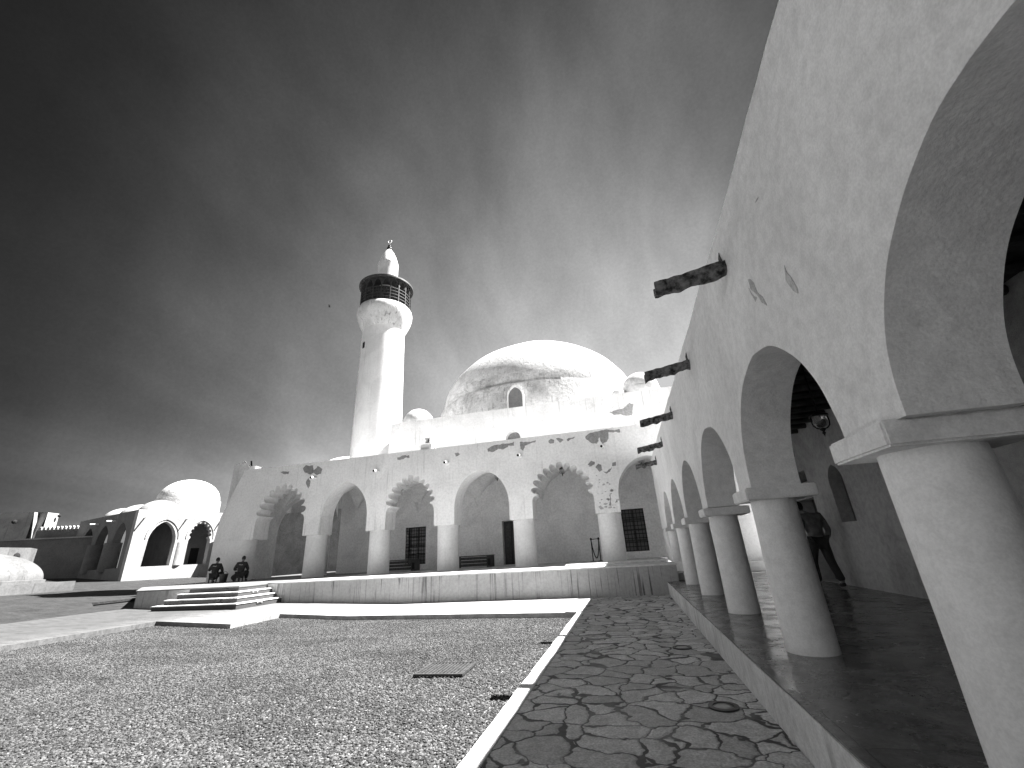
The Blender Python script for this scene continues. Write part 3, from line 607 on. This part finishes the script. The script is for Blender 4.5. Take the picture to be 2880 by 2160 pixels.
# gutter spouts
def spout(y, z, lab):
    t = tag(bpy.data.objects.new('gutter_spout', None), lab, 'rain spout', 'rain spouts on the arcade parapet'); C.objects.link(t); t.location = (X0, y, z)
    bm = bmesh.new(); n = 26; rings = []
    for i in range(n+1):
        x = X0+.04-.86*i/n; sag = .035*noise.noise(Vector((x*9, y, 1))); w = .085+.016*noise.noise(Vector((x*6, y, 2)))
        zt = z+.06-.15*i/n*.9
        prof_ = [(-w, 0), (-w*.62, 0), (-w*.5, -.07), (w*.5, -.07), (w*.62, 0), (w, 0), (w*1.02, -.09+sag*.5), (w*.6, -.15+sag), (0, -.17+sag*1.5), (-w*.6, -.15+sag), (-w*1.02, -.09+sag*.6)]
        rings.append([bm.verts.new((x, y+a+.012*noise.noise(Vector((x*12, a*30, 5))), zt+b2+.012*noise.noise(Vector((x*14, a*30, 9))))) for a, b2 in prof_])
    for A, B in zip(rings, rings[1:]):
        for j in range(11): bm.faces.new((A[j], A[(j+1) % 11], B[(j+1) % 11], B[j]))
    bm.faces.new(rings[0]); bm.faces.new(rings[-1])
    obj('channel', bm, 'spout', t, smooth=False)
    bm = bmesh.new(); tube(bm, [(X0-.0, y+.02, z+.02), (X0-.012, y+.03, z+.16), (X0-.004, y+.03, z+.24)], [.025, .02, .006], 6); obj('water_stain', bm, 'spout', t)
    return t
for y, lab in ((4.66, 'largest, nearest dark stone rain spout, alone against the open sky'), (7.75, 'second dark stone rain spout from the camera, in front of the small roof dome'), (99, 'nearest dark stone rain spout, high above the second arch'), (11.1, 'dark rain spout third from the camera on the arcade parapet'), (14.5, 'dark rain spout fourth from the camera, above the rightmost mosque arch'), (17.75, 'smallest, farthest dark rain spout near the corner with the mosque')):
    if y < 50: spout(y, 4.66-(.08 if y < 5 else 0), lab)

# ------------------------------------------------------------------ lanterns
def lantern(x, y, z, ztop, label, s=1.):
    t = thing('hanging_lantern', (x, y, z), label, 'lantern', 'hanging lanterns of the arcades')
    bm = bmesh.new(); lathe(bm, [(0, z-.30*s), (.02*s, z-.24*s), (.045*s, z-.2*s), (.02*s, z-.17*s), (.07*s, z-.12*s), (.05*s, z-.08*s)], x, y, 16); obj('pendant', bm, 'brass', t, smooth=True)
    bm = bmesh.new()
    for i in range(2):
        a = PI*i; pts = [(x+.19*s*math.cos(a)*f, y+.19*s*math.sin(a)*f, z+h*s) for f, h in ((.15, -.1), (.6, -.08), (.95, -.01), (1.05, .1), (1., .2), (1.02, .24))]
        tube(bm, pts, .016*s, 8)
    obj('bracket', bm, 'brass', t, smooth=True)
    bm = bmesh.new(); lathe(bm, [(.05*s, z-.06*s), (.12*s, z-.02*s), (.155*s, z+.08*s), (.15*s, z+.18*s), (.13*s, z+.22*s)], x, y, 24); obj('glass_bowl', bm, 'glass', t, smooth=True)
    bm = bmesh.new(); lathe(bm, [(.21*s, z+.22*s), (.21*s, z+.25*s), (.08*s, z+.33*s), (.02*s, z+.36*s), (0, z+.36*s)], x, y, 24); tube(bm, [(x, y, z+.34*s), (x, y, ztop)], .012, 6); obj('hood', bm, 'brass', t, angle=40)
lantern(2.85, 6.62, 3.02, 4.36, 'black iron lantern hanging inside the second arch, above the lancet window', .56)
lantern(2.85, 9.3, 3.02, 4.36, 'lantern glimpsed as a sliver through the third arch from the camera', .56)
lantern(1.3, 23.5, 5.72, 5.88, 'small black lantern hanging in the rightmost mosque arch, above a rain spout', .8)
lantern(-2.95, 23.5, 5.56, 5.86, 'small black lantern hanging in the lobed arch left of the rightmost column', .8)
lantern(-6.7, 23.5, 5.6, 5.86, 'small black lantern hanging in the middle pointed arch, right of its tip', .7)

# ------------------------------------------------------------------ porch furniture
def bench(x0, x1, y, label):
    t = thing('bench', ((x0+x1)/2, y, TZ), label, 'bench', 'dark benches in the mosque porch')
    z = TZ
    for xa in (x0, x1-.28): 
        l = obj('end_block', bmbox(xa, xa+.28, y-.28, y+.28, z, z+.55, bevel=.012), 'wood', t)
        obj('recess', bmbox(xa+.07, xa+.21, y-.29, y-.282, z+.1, z+.42), 'hole', l)
    obj('seat', bmbox(x0-.02, x1+.02, y-.3, y+.3, z+.552, z+.60, bevel=.01), 'wood', t)
    for q in range(3): obj('plank', bmbox(x0+.282, x1-.282, y-.26, y-.22, z+.06+.165*q, z+.205+.165*q, bevel=.01), 'balcony', t)
bench(-13.9, -11.55, 23.6, 'dark plank bench in front of the barred window'); bench(-9.35, -7.15, 23.6, 'dark plank bench between the third column and the open door')
st = thing('rope_barrier', (-1.6, 23, TZ), 'pair of chrome barrier posts with a drooping black rope against the rightmost column', 'rope barrier')
for x, y in ((-1.78, 23.0), (-1.4, 22.9)):
    bm = bmesh.new(); lathe(bm, [(.17, TZ), (.165, TZ+.02), (.03, TZ+.05), (.025, TZ+.07), (.025, TZ+1.0), (.05, TZ+1.02), (.05, TZ+1.08), (.02, TZ+1.12), (0, TZ+1.13)], x, y, 24); obj('post', bm, 'brass', st, angle=40)
bm = bmesh.new(); tube(bm, [(-1.78+.38*t, 23.0-.1*t, TZ+1.02-.85*(1-(2*t-1)**2)**.8) for t in [i/16 for i in range(17)]], .024, 8); obj('rope', bm, 'cloth', st, smooth=True)
bm = bmesh.new(); tube(bm, [(-1.78, 23.0, TZ+1.04), (-1.4, 22.9, TZ+1.06)], .015, 6); obj('clip_bar', bm, 'cloth', st)

# ------------------------------------------------------------------ ground fittings
t = thing('drain_grate', (-3.1, 7.5, -.08), 'rectangular slotted metal drain grate lying in the gravel', 'grate')
mx_ = Matrix.Translation((-3.12, 7.5, 0)) @ Matrix.Rotation(math.radians(2), 4, 'Z')
bm = bmesh.new()
for a in ((-.40, .40, -.38, -.34), (-.40, .40, .34, .38), (-.40, -.36, -.34, .34), (.36, .40, -.34, .34)): box(bm, *a, -.10, -.07, mtx=mx_)
obj('frame', bm, 'lattice', t)
bm = bmesh.new()
for i in range(12): x = -.34+.06*i; box(bm, x, x+.03, -.34, .34, -.095, -.075, mtx=mx_)
obj('bars', bm, 'lattice', t); obj('pit', bmbox(-.37, .37, -.35, .35, -.121, -.115, mtx=mx_), 'hole', t)
for x, y, lab in ((.72, 5.65, 'round ground light set in the stone path, nearer the camera'), (.62, 8.46, 'round ground light set in the stone path, farther from the camera')):
    t = thing('ground_light', (x, y, 0), lab, 'ground light', 'uplights in the stone path')
    bm = bmesh.new(); lathe(bm, [(.15, -.02), (.15, .012), (.105, .014), (.10, .002)], x, y, 32); obj('rim', bm, 'uplight', t, angle=40)
    bm = bmesh.new(); lathe(bm, [(.102, -.01), (.10, .006), (.05, .012), (0, .013)], x, y, 32); obj('lens', bm, 'lens', t, smooth=True)

# ------------------------------------------------------------------ pavilion on the left
def frame(p0, th, z):       # u along the sunlit face, v along the shaded face
    a = math.radians(th); return (lambda u, v, h: (p0[0]+math.sin(a)*u-math.cos(a)*v, p0[1]+math.cos(a)*u+math.sin(a)*v, h))
PT = frame((-38.9, 27.7), 16, 0); PB, PTOP = 1.0, 6.6
pv_ = thing('pavilion', (-38.9, 27.7, PB), 'small white domed pavilion with one sunlit and one shaded arcade', 'pavilion')
A1, A2 = 2.1, 5.0
bm = bmesh.new()
slab(bm, [[(0, PB-.3), (9, PB-.3), (9, PTOP), (0, PTOP)], [(1.05, 2.14)]+arch_pts(A1, 1.0, 4.0, 4.05, 5.68, 14, .15)+[(3.05, 2.14)], [(4.1, 2.14), (4.1, 4.0)]+lobed_pts(A2, .9, 4.0, 4.4, 5.72, 9, .15)[1:-1]+[(5.9, 4.0), (5.9, 2.14)]],
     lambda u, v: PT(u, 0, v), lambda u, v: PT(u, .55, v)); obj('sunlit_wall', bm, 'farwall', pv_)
bm = bmesh.new()
hs = []
for c in (2.5, 6.0, 9.3): hs.append([(c-1.2, 2.14)]+arch_pts(c, 1.2, 4.2, 4.25, 5.75, 14, .2)+[(c+1.2, 2.14)])
slab(bm, [[(.002, PB-.3), (12.3, PB-.3), (12.3, PTOP-.005), (.002, PTOP-.005)]]+hs, lambda u, v: PT(.004, u, v), lambda u, v: PT(.6, u, v)); obj('shaded_wall', bm, 'fardark', pv_)  # darker colour than the sunlit wall, its shade put into the material
bm = bmesh.new()
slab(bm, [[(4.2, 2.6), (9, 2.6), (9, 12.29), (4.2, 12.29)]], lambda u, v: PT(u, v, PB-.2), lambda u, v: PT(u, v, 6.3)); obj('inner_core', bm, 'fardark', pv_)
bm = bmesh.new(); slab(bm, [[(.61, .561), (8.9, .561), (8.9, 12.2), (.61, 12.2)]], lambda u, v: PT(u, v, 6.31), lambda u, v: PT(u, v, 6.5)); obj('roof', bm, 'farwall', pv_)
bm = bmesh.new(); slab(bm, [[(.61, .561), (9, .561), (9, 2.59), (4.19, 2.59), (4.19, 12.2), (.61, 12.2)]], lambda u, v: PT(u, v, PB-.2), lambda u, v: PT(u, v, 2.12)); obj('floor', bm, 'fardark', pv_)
obj('doorway', (lambda b: (slab(b, [[(5.6, 2.2), (6.3, 2.2), (6.3, 3.6), (5.6, 3.6)]], lambda u, v: PT(u, 2.59, v), lambda u, v: PT(u, 2.55, v)), b)[1])(bmesh.new()), 'hole', pv_)
for v in (4.2, 7.7, 11.1):
    p = PT(.3, v, 0); bm = bmesh.new(); lathe(bm, [(.62, 1.9), (.6, 4.2)], p[0], p[1], 28); obj('column', bm, 'fardark', pv_, angle=50)
for u in (3.58,):
    p = PT(u, .28, 0); bm = bmesh.new(); lathe(bm, [(.42, 2.142), (.4, 4.0)], p[0], p[1], 28); obj('column', bm, 'farwall', pv_, angle=50)
for u, v, r, z in ((2.6, 3.0, 1.6, 7.75), (2.6, 6.8, 1.6, 7.75), (2.6, 10.4, 1.6, 7.75)):
    p = PT(u, v, 0); sdome(p[0], p[1], r, 6.4, 6.6, z, pv_, 'farwall')
dd = (-42.2, 34.5); sdome(dd[0], dd[1], 2.62, 6.4, 8.1, 10.2, pv_, 'dome', 'large_dome')
for c_, hw2, zt in ((A1, 1.22, 5.92), (A2, 1.15, 5.92)):                       # raised arch mouldings
    bm = bmesh.new(); a_ = arch_pts(c_, hw2, 4.3, 4.4, zt, 14, .15); b2 = arch_pts(c_, hw2-.07, 4.3, 4.4, zt-.07, 14, .15)
    slab(bm, [a_+b2[::-1]], lambda u, v: PT(u, -.05, v), lambda u, v: PT(u, .01, v)); obj('arch_moulding', bm, 'farwall', pv_)
for u, v, z in ((.5, 0, 5.95), (3.6, 0, 5.95), (6.5, 0, 5.95)):
    a, c = Vector(PT(u, .05, z)), Vector(PT(u, -.5, z-.03)); bm = bmesh.new(); tube(bm, [a, c], .06, 8); obj('drain_pipe', bm, 'pipe', pv_)
for v in (4.2, 7.7):
    a, c = Vector(PT(.05, v, 6.0)), Vector(PT(-.6, v, 5.96)); bm = bmesh.new(); tube(bm, [a, c], .07, 8); obj('drain_pipe', bm, 'pipe', pv_)
for i in range(6):
    bm = bmesh.new(); slab(bm, [[(5.5+.55*i, -1.2), (9.5+.0*i, -1.2), (9.5, -.002), (5.5+.55*i, -.002)]], lambda u, v: PT(v, u, PB-.2), lambda u, v: PT(v, u, 1.95-.17*i) if False else PT(v, u, 1.2+.16*i)); obj('stair', bm, 'fardark', pv_)
    break

# ------------------------------------------------------------------ far left compound
def polar(az, D): a = math.radians(az); return (math.sin(a)*D, math.cos(a)*D)
def prism(bm, pts, z0, z1, taper=0.):
    cxx = sum(p[0] for p in pts)/len(pts); cyy = sum(p[1] for p in pts)/len(pts)
    slab(bm, [pts], lambda u, v: (u, v, z0), lambda u, v: (u+(cxx-u)*taper, v+(cyy-v)*taper, z1))
b2 = polar(-61.0, 66); a = (b2[0]-.92*9, b2[1]-.4*9); c_ = (b2[0]-.4*3, b2[1]+.92*3)
d_ = (a[0]-1.2, a[1]+2.8)
tw = thing('watch_tower', (b2[0], b2[1], 1), 'square plastered tower with soft corners at the far left', 'tower')
bm = bmesh.new(); prism(bm, [a, b2, c_, d_], .8, 8.1, .06); bmesh.ops.bevel(bm, geom=[e for e in bm.edges if abs(e.verts[0].co.z-e.verts[1].co.z) > 3], offset=.7, segments=4, affect='EDGES'); obj('wall', bm, 'farwall', tw, angle=40)
def hole_at(az, D, tz, r, parent, par='hole'):
    p = polar(az, D); bm = bmesh.new(); bmesh.ops.create_icosphere(bm, subdivisions=2, radius=r, matrix=Matrix.Translation((p[0], p[1], 1.6+tz*D))); obj('opening', bm, par, parent)
hole_at(-60.0, 67.5, .0925, .16, tw); hole_at(-62.6, 67.2, .083, .2, tw)
cw = thing('crenellated_wall', (*polar(-59.7, 58), 1), 'dark crenellated wall between the tower and the pavilion', 'wall')
c_ = Vector(polar(-57.6, 60)); a = c_-Vector((.92, .4))*4.6; dr = (c_-a).normalized(); nrm = Vector((-dr.y, dr.x))
bm = bmesh.new(); prism(bm, [tuple(a), tuple(c_), tuple(c_+nrm*.6), tuple(a+nrm*.6)], .8, 6.0); obj('wall', bm, 'fardark', cw)
for i in range(13):
    p = a+dr*(.1+i*.34); bm = bmesh.new(); L2 = [(0, 5.99), (.24, 5.99), (.24, 6.2), (.12, 6.34), (0, 6.2)]
    slab(bm, [L2], lambda u, v: (p.x+dr.x*u, p.y+dr.y*u, v), lambda u, v: (p.x+dr.x*u+nrm.x*.25, p.y+dr.y*u+nrm.y*.25, v)); obj('merlon', bm, 'farwall', cw)
bw2 = thing('boundary_wall', (*polar(-60.2, 50), 1), 'long plain dark wall with a pale coping left of the pavilion', 'wall')
e_ = polar(-57.0, 56); c_ = (e_[0]-.92*4, e_[1]-.4*4); a = (e_[0]-.92*13, e_[1]-.4*13)
bm = bmesh.new(); prism(bm, [a, c_, e_, (e_[0]-.5, e_[1]+.5), (c_[0]-.5, c_[1]+.5), (a[0]-.5, a[1]+.5)], .8, 4.96); obj('wall', bm, 'fardark', bw2)
bm = bmesh.new(); prism(bm, [(a[0]+.1, a[1]-.1), (c_[0]+.1, c_[1]-.1), (e_[0]+.1, e_[1]-.1), (e_[0]-.6, e_[1]+.6), (c_[0]-.6, c_[1]+.6), (a[0]-.6, a[1]+.6)], 4.962, 5.08); obj('coping', bm, 'farwall', bw2)
lw = thing('low_house', (*polar(-63, 46), 1), 'low pale wall with a small arched door behind the white tomb dome', 'house')
a, c_ = polar(-67, 42), polar(-61.05, 46.5)
bm = bmesh.new(); prism(bm, [a, c_, (c_[0]-1.5, c_[1]+1.2), (a[0]-1.5, a[1]+1.2)], .8, 3.72); obj('wall', bm, 'cement', lw)
hole_at(-61.9, 46.0, .034, .3, lw)
td = thing('tomb_dome', (*polar(-64.2, 41), 1), 'low white tomb dome on a square plinth at the left edge', 'tomb')
p = polar(-64.2, 41); sdome(p[0], p[1], 3.2, 1.1, 1.6, 3.2, td, 'cement', 'dome', 1.)
bm = bmesh.new(); prism(bm, [(p[0]-4, p[1]-3.4), (p[0]+3.4, p[1]-3.4), (p[0]+3.4, p[1]+3.4), (p[0]-4, p[1]+3.4)], .7, 1.42); obj('plinth', bm, 'cement', td)
# buildings seen through the arcade
yw = thing('yard_wall', (-26, 34, .9), 'mottled yard wall seen through the leftmost lobed arch', 'wall')
bm = bmesh.new(); slab(bm, [[(-36, .8), (-17.8, .8), (-17.8, 6.0), (-36, 6.05)]], lambda u, v: (u, 34, v), lambda u, v: (u, 34.6, v)); obj('wall', bm, 'weathered', yw)
bb = thing('back_building', (-30.2, 36, .9), 'pale building with a low dome behind the leftmost lobed arch', 'building')
RT = frame((-30.6, 35.4), 40, 0)
bm = bmesh.new(); slab(bm, [[(0, 0), (6, 0), (6, 7), (0, 7)]], lambda u, v: RT(u, v, .8), lambda u, v: RT(u, v, 9.0)); obj('wall', bm, 'farwall', bb)
sdome(-26.9, 38.5, 3.1, 8.0, 9.8, 11.7, bb, 'smalldome', 'dome')

# ------------------------------------------------------------------ people
def skinned(name, nodes, edges, mat, parent, root=0, sub=2):
    me = bpy.data.meshes.new(name); me.from_pydata([n[0] for n in nodes], edges, []); me.update()
    o = bpy.data.objects.new(name, me); C.objects.link(o)
    sk = o.modifiers.new('skin', 'SKIN'); sk.use_smooth_shade = True
    for i, n in enumerate(nodes):
        sv = me.skin_vertices[0].data[i]; r = n[1]; sv.radius = (r, r) if not isinstance(r, tuple) else r; sv.use_root = (i == root)
    ss = o.modifiers.new('sub', 'SUBSURF'); ss.levels = sub; ss.render_levels = sub
    dg = bpy.context.evaluated_depsgraph_get(); dg.update(); m2 = bpy.data.meshes.new_from_object(o.evaluated_get(dg)); m2.name = name
    bpy.data.objects.remove(o); m2.materials.clear(); m2.materials.append(M[mat])
    for p in m2.polygons: p.use_smooth = True
    o = bpy.data.objects.new(name, m2); C.objects.link(o); o.parent = parent; return o
def person(loc, rot, J, label, scale=1., shirt='cloth', trous='cloth', prnt=True):
    """J: joint positions in the person's own space, facing +Y"""
    t = thing('person', loc, label, 'person'); t.rotation_euler.z = rot; t.scale = (scale,)*3
    V = {k: Vector(v) for k, v in J.items()}
    nodes = []; idx = {}; E_ = []
    def nd(k, p, r): idx[k] = len(nodes); nodes.append((p, r)); return idx[k]
    def ln(a, b_): E_.append((idx[a], idx[b_]))
    nd('pelvis', V['pelvis'], .12); nd('waist', V['pelvis'].lerp(V['chest'], .5), .115); ln('pelvis', 'waist'); nd('chest', V['chest'], .135); ln('waist', 'chest')
    nd('neck', V['neck'], .052); ln('chest', 'neck'); nd('jaw', V['head']+Vector((0, .01, -.06)), .066); ln('neck', 'jaw'); nd('head', V['head']+Vector((0, 0, .02)), (.078, .092)); ln('jaw', 'head'); nd('crown', V['head']+Vector((0, -.005, .09)), .055); ln('head', 'crown')
    for s in 'LR':
        sh, el, wr, ha = V['sh'+s], V['el'+s], V['wr'+s], V['ha'+s]
        nd('sh'+s, sh, .062); ln('chest', 'sh'+s); nd('el'+s, el, .042); ln('sh'+s, 'el'+s); nd('wr'+s, wr, .028); ln('el'+s, 'wr'+s); nd('pa'+s, wr.lerp(ha, .5), (.038, .022)); ln('wr'+s, 'pa'+s)
        dr_ = (ha-wr).normalized(); side = dr_.orthogonal().normalized()
        for q, (off, le) in enumerate(((-.03, .075), (-.01, .085), (.01, .08), (.03, .065))):
            nd('f%d%s' % (q, s), wr.lerp(ha, .5)+side*off+dr_*.045, .009); ln('pa'+s, 'f%d%s' % (q, s)); nd('g%d%s' % (q, s), wr.lerp(ha, .5)+side*off+dr_*(.045+le)+side.cross(dr_)*.02, .007); ln('f%d%s' % (q, s), 'g%d%s' % (q, s))
        nd('t'+s, wr.lerp(ha, .4)-side*.05+dr_*.02, .009); ln('pa'+s, 't'+s)
        nd('hi'+s, V['hi'+s], .095); ln('pelvis', 'hi'+s); nd('kn'+s, V['kn'+s], .06); ln('hi'+s, 'kn'+s); nd('an'+s, V['an'+s], .038); ln('kn'+s, 'an'+s); nd('to'+s, V['to'+s], .035); ln('an'+s, 'to'+s)
    body = skinned('body', nodes, E_, 'skin', t)
    # shirt, trousers, hair, shoes, ears, nose
    q = .042 if prnt else .022
    n2 = [(V['pelvis']+Vector((0, 0, .02)), .12+q), (V['pelvis'].lerp(V['chest'], .5), .13+q), (V['chest'], .142+q), (V['neck'].lerp(V['chest'], .35), .07+q)]
    e2 = [(0, 1), (1, 2), (2, 3)]
    for s in 'LR':
        i0 = len(n2); n2 += [(V['sh'+s], .066+q), (V['sh'+s].lerp(V['el'+s], .55), .052+q), (V['el'+s], .05+q*.6), (V['el'+s].lerp(V['wr'+s], .75), .04+q*.5)]; e2 += [(2, i0), (i0, i0+1), (i0+1, i0+2), (i0+2, i0+3)]
    shirt_o = skinned('shirt', n2, e2, shirt, t)
    n3 = [(V['pelvis'], .125+q)]; e3 = []
    for s in 'LR':
        i0 = len(n3); n3 += [(V['hi'+s], .105+q), (V['hi'+s].lerp(V['kn'+s], .5), .085+q), (V['kn'+s], .066+q), (V['kn'+s].lerp(V['an'+s], .5), .058+q), (V['an'+s]+Vector((0, 0, .02)), .05+q)]; e3 += [(0, i0), (i0, i0+1), (i0+1, i0+2), (i0+2, i0+3), (i0+3, i0+4)]
    skinned('trousers', n3, e3, trous, t)
    for s in 'LR': skinned('shoe', [(V['an'+s]+Vector((0, -.03, -.03)), .042), (V['an'+s].lerp(V['to'+s], .5)+Vector((0, 0, -.01)), .045), (V['to'+s], .038)], [(0, 1), (1, 2)], 'hair', t)
    hd = V['head']
    bm = bmesh.new(); bmesh.ops.create_icosphere(bm, subdivisions=4, radius=1)
    for v in list(bm.verts):
        if v.co.y > .35 and v.co.z < .45 or v.co.z < -.55: bm.verts.remove(v)
        else: v.co = Vector((v.co.x*.092, v.co.y*.108-.012, v.co.z*.12+.04))*(1+.05*noise.noise(v.co*4))+hd
    me = bpy.data.meshes.new('hair'); bm.to_mesh(me); bm.free(); me.materials.append(M['hair']); ho = bpy.data.objects.new('hair', me); C.objects.link(ho); ho.parent = t
    bm = bmesh.new()
    for s in (-1, 1): bmesh.ops.create_icosphere(bm, subdivisions=2, radius=.02, matrix=Matrix.Translation(hd+Vector((s*.084, 0, -.01))) @ Matrix.Diagonal((.5, 1, 1.6, 1)))
    bmesh.ops.create_icosphere(bm, subdivisions=2, radius=.016, matrix=Matrix.Translation(hd+Vector((0, .1, -.02))) @ Matrix.Diagonal((.8, 1.2, 1.6, 1)))
    me = bpy.data.meshes.new('face'); bm.to_mesh(me); bm.free(); me.materials.append(M['skin']); fo = bpy.data.objects.new('ears_and_nose', me); C.objects.link(fo); fo.parent = t
    bm = bmesh.new()
    for s in (-1, 1): bmesh.ops.create_icosphere(bm, subdivisions=2, radius=.011, matrix=Matrix.Translation(hd+Vector((s*.032, .086, .012))))
    box(bm, hd.x-.025, hd.x+.025, hd.y+.08, hd.y+.09, hd.z-.062, hd.z-.055)
    me = bpy.data.meshes.new('eyes'); bm.to_mesh(me); bm.free(); me.materials.append(M['hair']); fo = bpy.data.objects.new('eyes_and_mouth', me); C.objects.link(fo); fo.parent = t
    if prnt:
        c = V['chest']; bm = bmesh.new()
        n = 7
        rows = [[bm.verts.new(c+Vector((-.09+.18*i/n, -.2, z+.01*math.sin(i)))) for i in range(n+1)] for z in (.02, .055)]
        for i in range(n): bm.faces.new((rows[0][i], rows[0][i+1], rows[1][i+1], rows[1][i]))
        ex = bmesh.ops.extrude_face_region(bm, geom=bm.faces[:])
        for v in ex['geom']:
            if isinstance(v, bmesh.types.BMVert): v.co.y += .015
        me = bpy.data.meshes.new('print'); bm.to_mesh(me); bm.free(); me.materials.append(M['print']); fo = bpy.data.objects.new('back_print', me); C.objects.link(fo); fo.parent = shirt_o
    return t
sit = dict(pelvis=(0, 0, .36), chest=(0, .06, .78), neck=(0, .09, .98), head=(0, .12, 1.1), shL=(-.19, .05, .86), shR=(.19, .05, .86),
           elL=(-.33, .1, .62), wrL=(-.36, .3, .72), haL=(-.37, .44, .78), elR=(.30, .12, .6), wrR=(.22, .36, .52), haR=(.2, .5, .5),
           hiL=(-.1, .02, .34), hiR=(.1, .02, .34), knL=(-.2, .42, .52), knR=(.22, .42, .5), anL=(-.16, .36, .09), anR=(.2, .38, .09), toL=(-.17, .56, .04), toR=(.22, .58, .04))
person((-21.45, 19.85, TZ), math.radians(25), sit, 'left of two seated workers in a dark printed shirt, elbow out, facing the end pier', 1.0)
sit2 = dict(sit); sit2.update(elL=(-.32, .1, .6), wrL=(-.30, .34, .58), haL=(-.28, .48, .58), knL=(-.42, .26, .22), anL=(-.2, .1, .08), toL=(-.34, .14, .04), head=(.02, .16, 1.1))
person((-19.95, 20.0, TZ), math.radians(30), sit2, 'right of two seated workers in dark clothes, knee sticking out to the left', 1.0)
for x, y, lab in ((-21.45, 19.8, 'low stool under the worker with his elbow out'), (-19.92, 19.95, 'low stool under the worker with his knee out')):
    t = thing('stool', (x, y, TZ), lab, 'stool', 'low work stools')
    obj('seat', bmbox(x-.14, x+.14, y-.12, y+.12, TZ+.2, TZ+.24, bevel=.01), 'wood', t)
    for sx in (-.13, .13):
        for sy in (-.1, .1): obj('leg', bmbox(x+sx-.02, x+sx+.02, y+sy-.02, y+sy+.02, TZ, TZ+.198), 'wood', t)
t = thing('bucket', (-20.72, 19.75, TZ), 'dark work bucket beside the left seated worker', 'bucket')
bm = bmesh.new(); lathe(bm, [(.15, TZ), (.2, TZ+.4), (.215, TZ+.4), (.215, TZ+.42), (.19, TZ+.42), (.14, TZ+.03), (0, TZ+.02)], -20.72, 19.75, 28); obj('pail', bm, 'bucket', t, angle=40)
bm = bmesh.new(); tube(bm, [(-20.72+.2*math.cos(a), 19.75, TZ+.42-.08*math.sin(a)*0+.12*math.sin(a)) for a in [PI*i/12 for i in range(13)]], .008, 6); obj('handle', bm, 'iron', t)
stand = dict(pelvis=(0, 0, .95), chest=(0, .03, 1.32), neck=(-.03, .09, 1.49), head=(-.09, .2, 1.6), shL=(-.2, .03, 1.42), shR=(.2, .03, 1.42),
             elL=(-.27, .0, 1.12), wrL=(-.24, .16, .95), haL=(-.22, .25, .86), elR=(.28, -.02, 1.12), wrR=(.27, .1, .9), haR=(.26, .16, .78),
             hiL=(-.1, 0, .9), hiR=(.1, 0, .9), knL=(-.13, .14, .5), knR=(.13, -.04, .5), anL=(-.15, .1, .09), anR=(.15, -.2, .1), toL=(-.16, .26, .04), toR=(.17, -.05, .04))
person((4.62, 12.9, .39), math.radians(10), stand, 'standing man in a grey shirt and black trousers half hidden behind the near column', 1.17, shirt='shirt', prnt=False)

# ------------------------------------------------------------------ bird
bp_ = Vector((-24.6, 29.9, 24.5)); t = thing('bird', bp_, 'tiny dark bird flying left of the minaret balcony', 'bird')
bm = bmesh.new(); tube(bm, [bp_+Vector(v) for v in ((-.14, 0, .03), (-.1, 0, .03), (0, 0, 0), (.1, 0, -.02), (.17, 0, -.03))], [.01, .03, .045, .025, .008], 10)
for s in (-1, 1):
    w = [(.03, 0, .02), (-.05, 0, .02), (-.07, .08*s, .11), (-.02, .12*s, .25), (.06, .1*s, .13)]
    vs = [bm.verts.new(bp_+Vector(p)) for p in w]; vs2 = [bm.verts.new(bp_+Vector(p)+Vector((0, .006*s, -.004))) for p in w]
    bm.faces.new(vs); bm.faces.new(vs2[::-1])
    for i in range(5): bm.faces.new((vs[i], vs[(i+1) % 5], vs2[(i+1) % 5], vs2[i]))
obj('body', bm, 'hair', t)
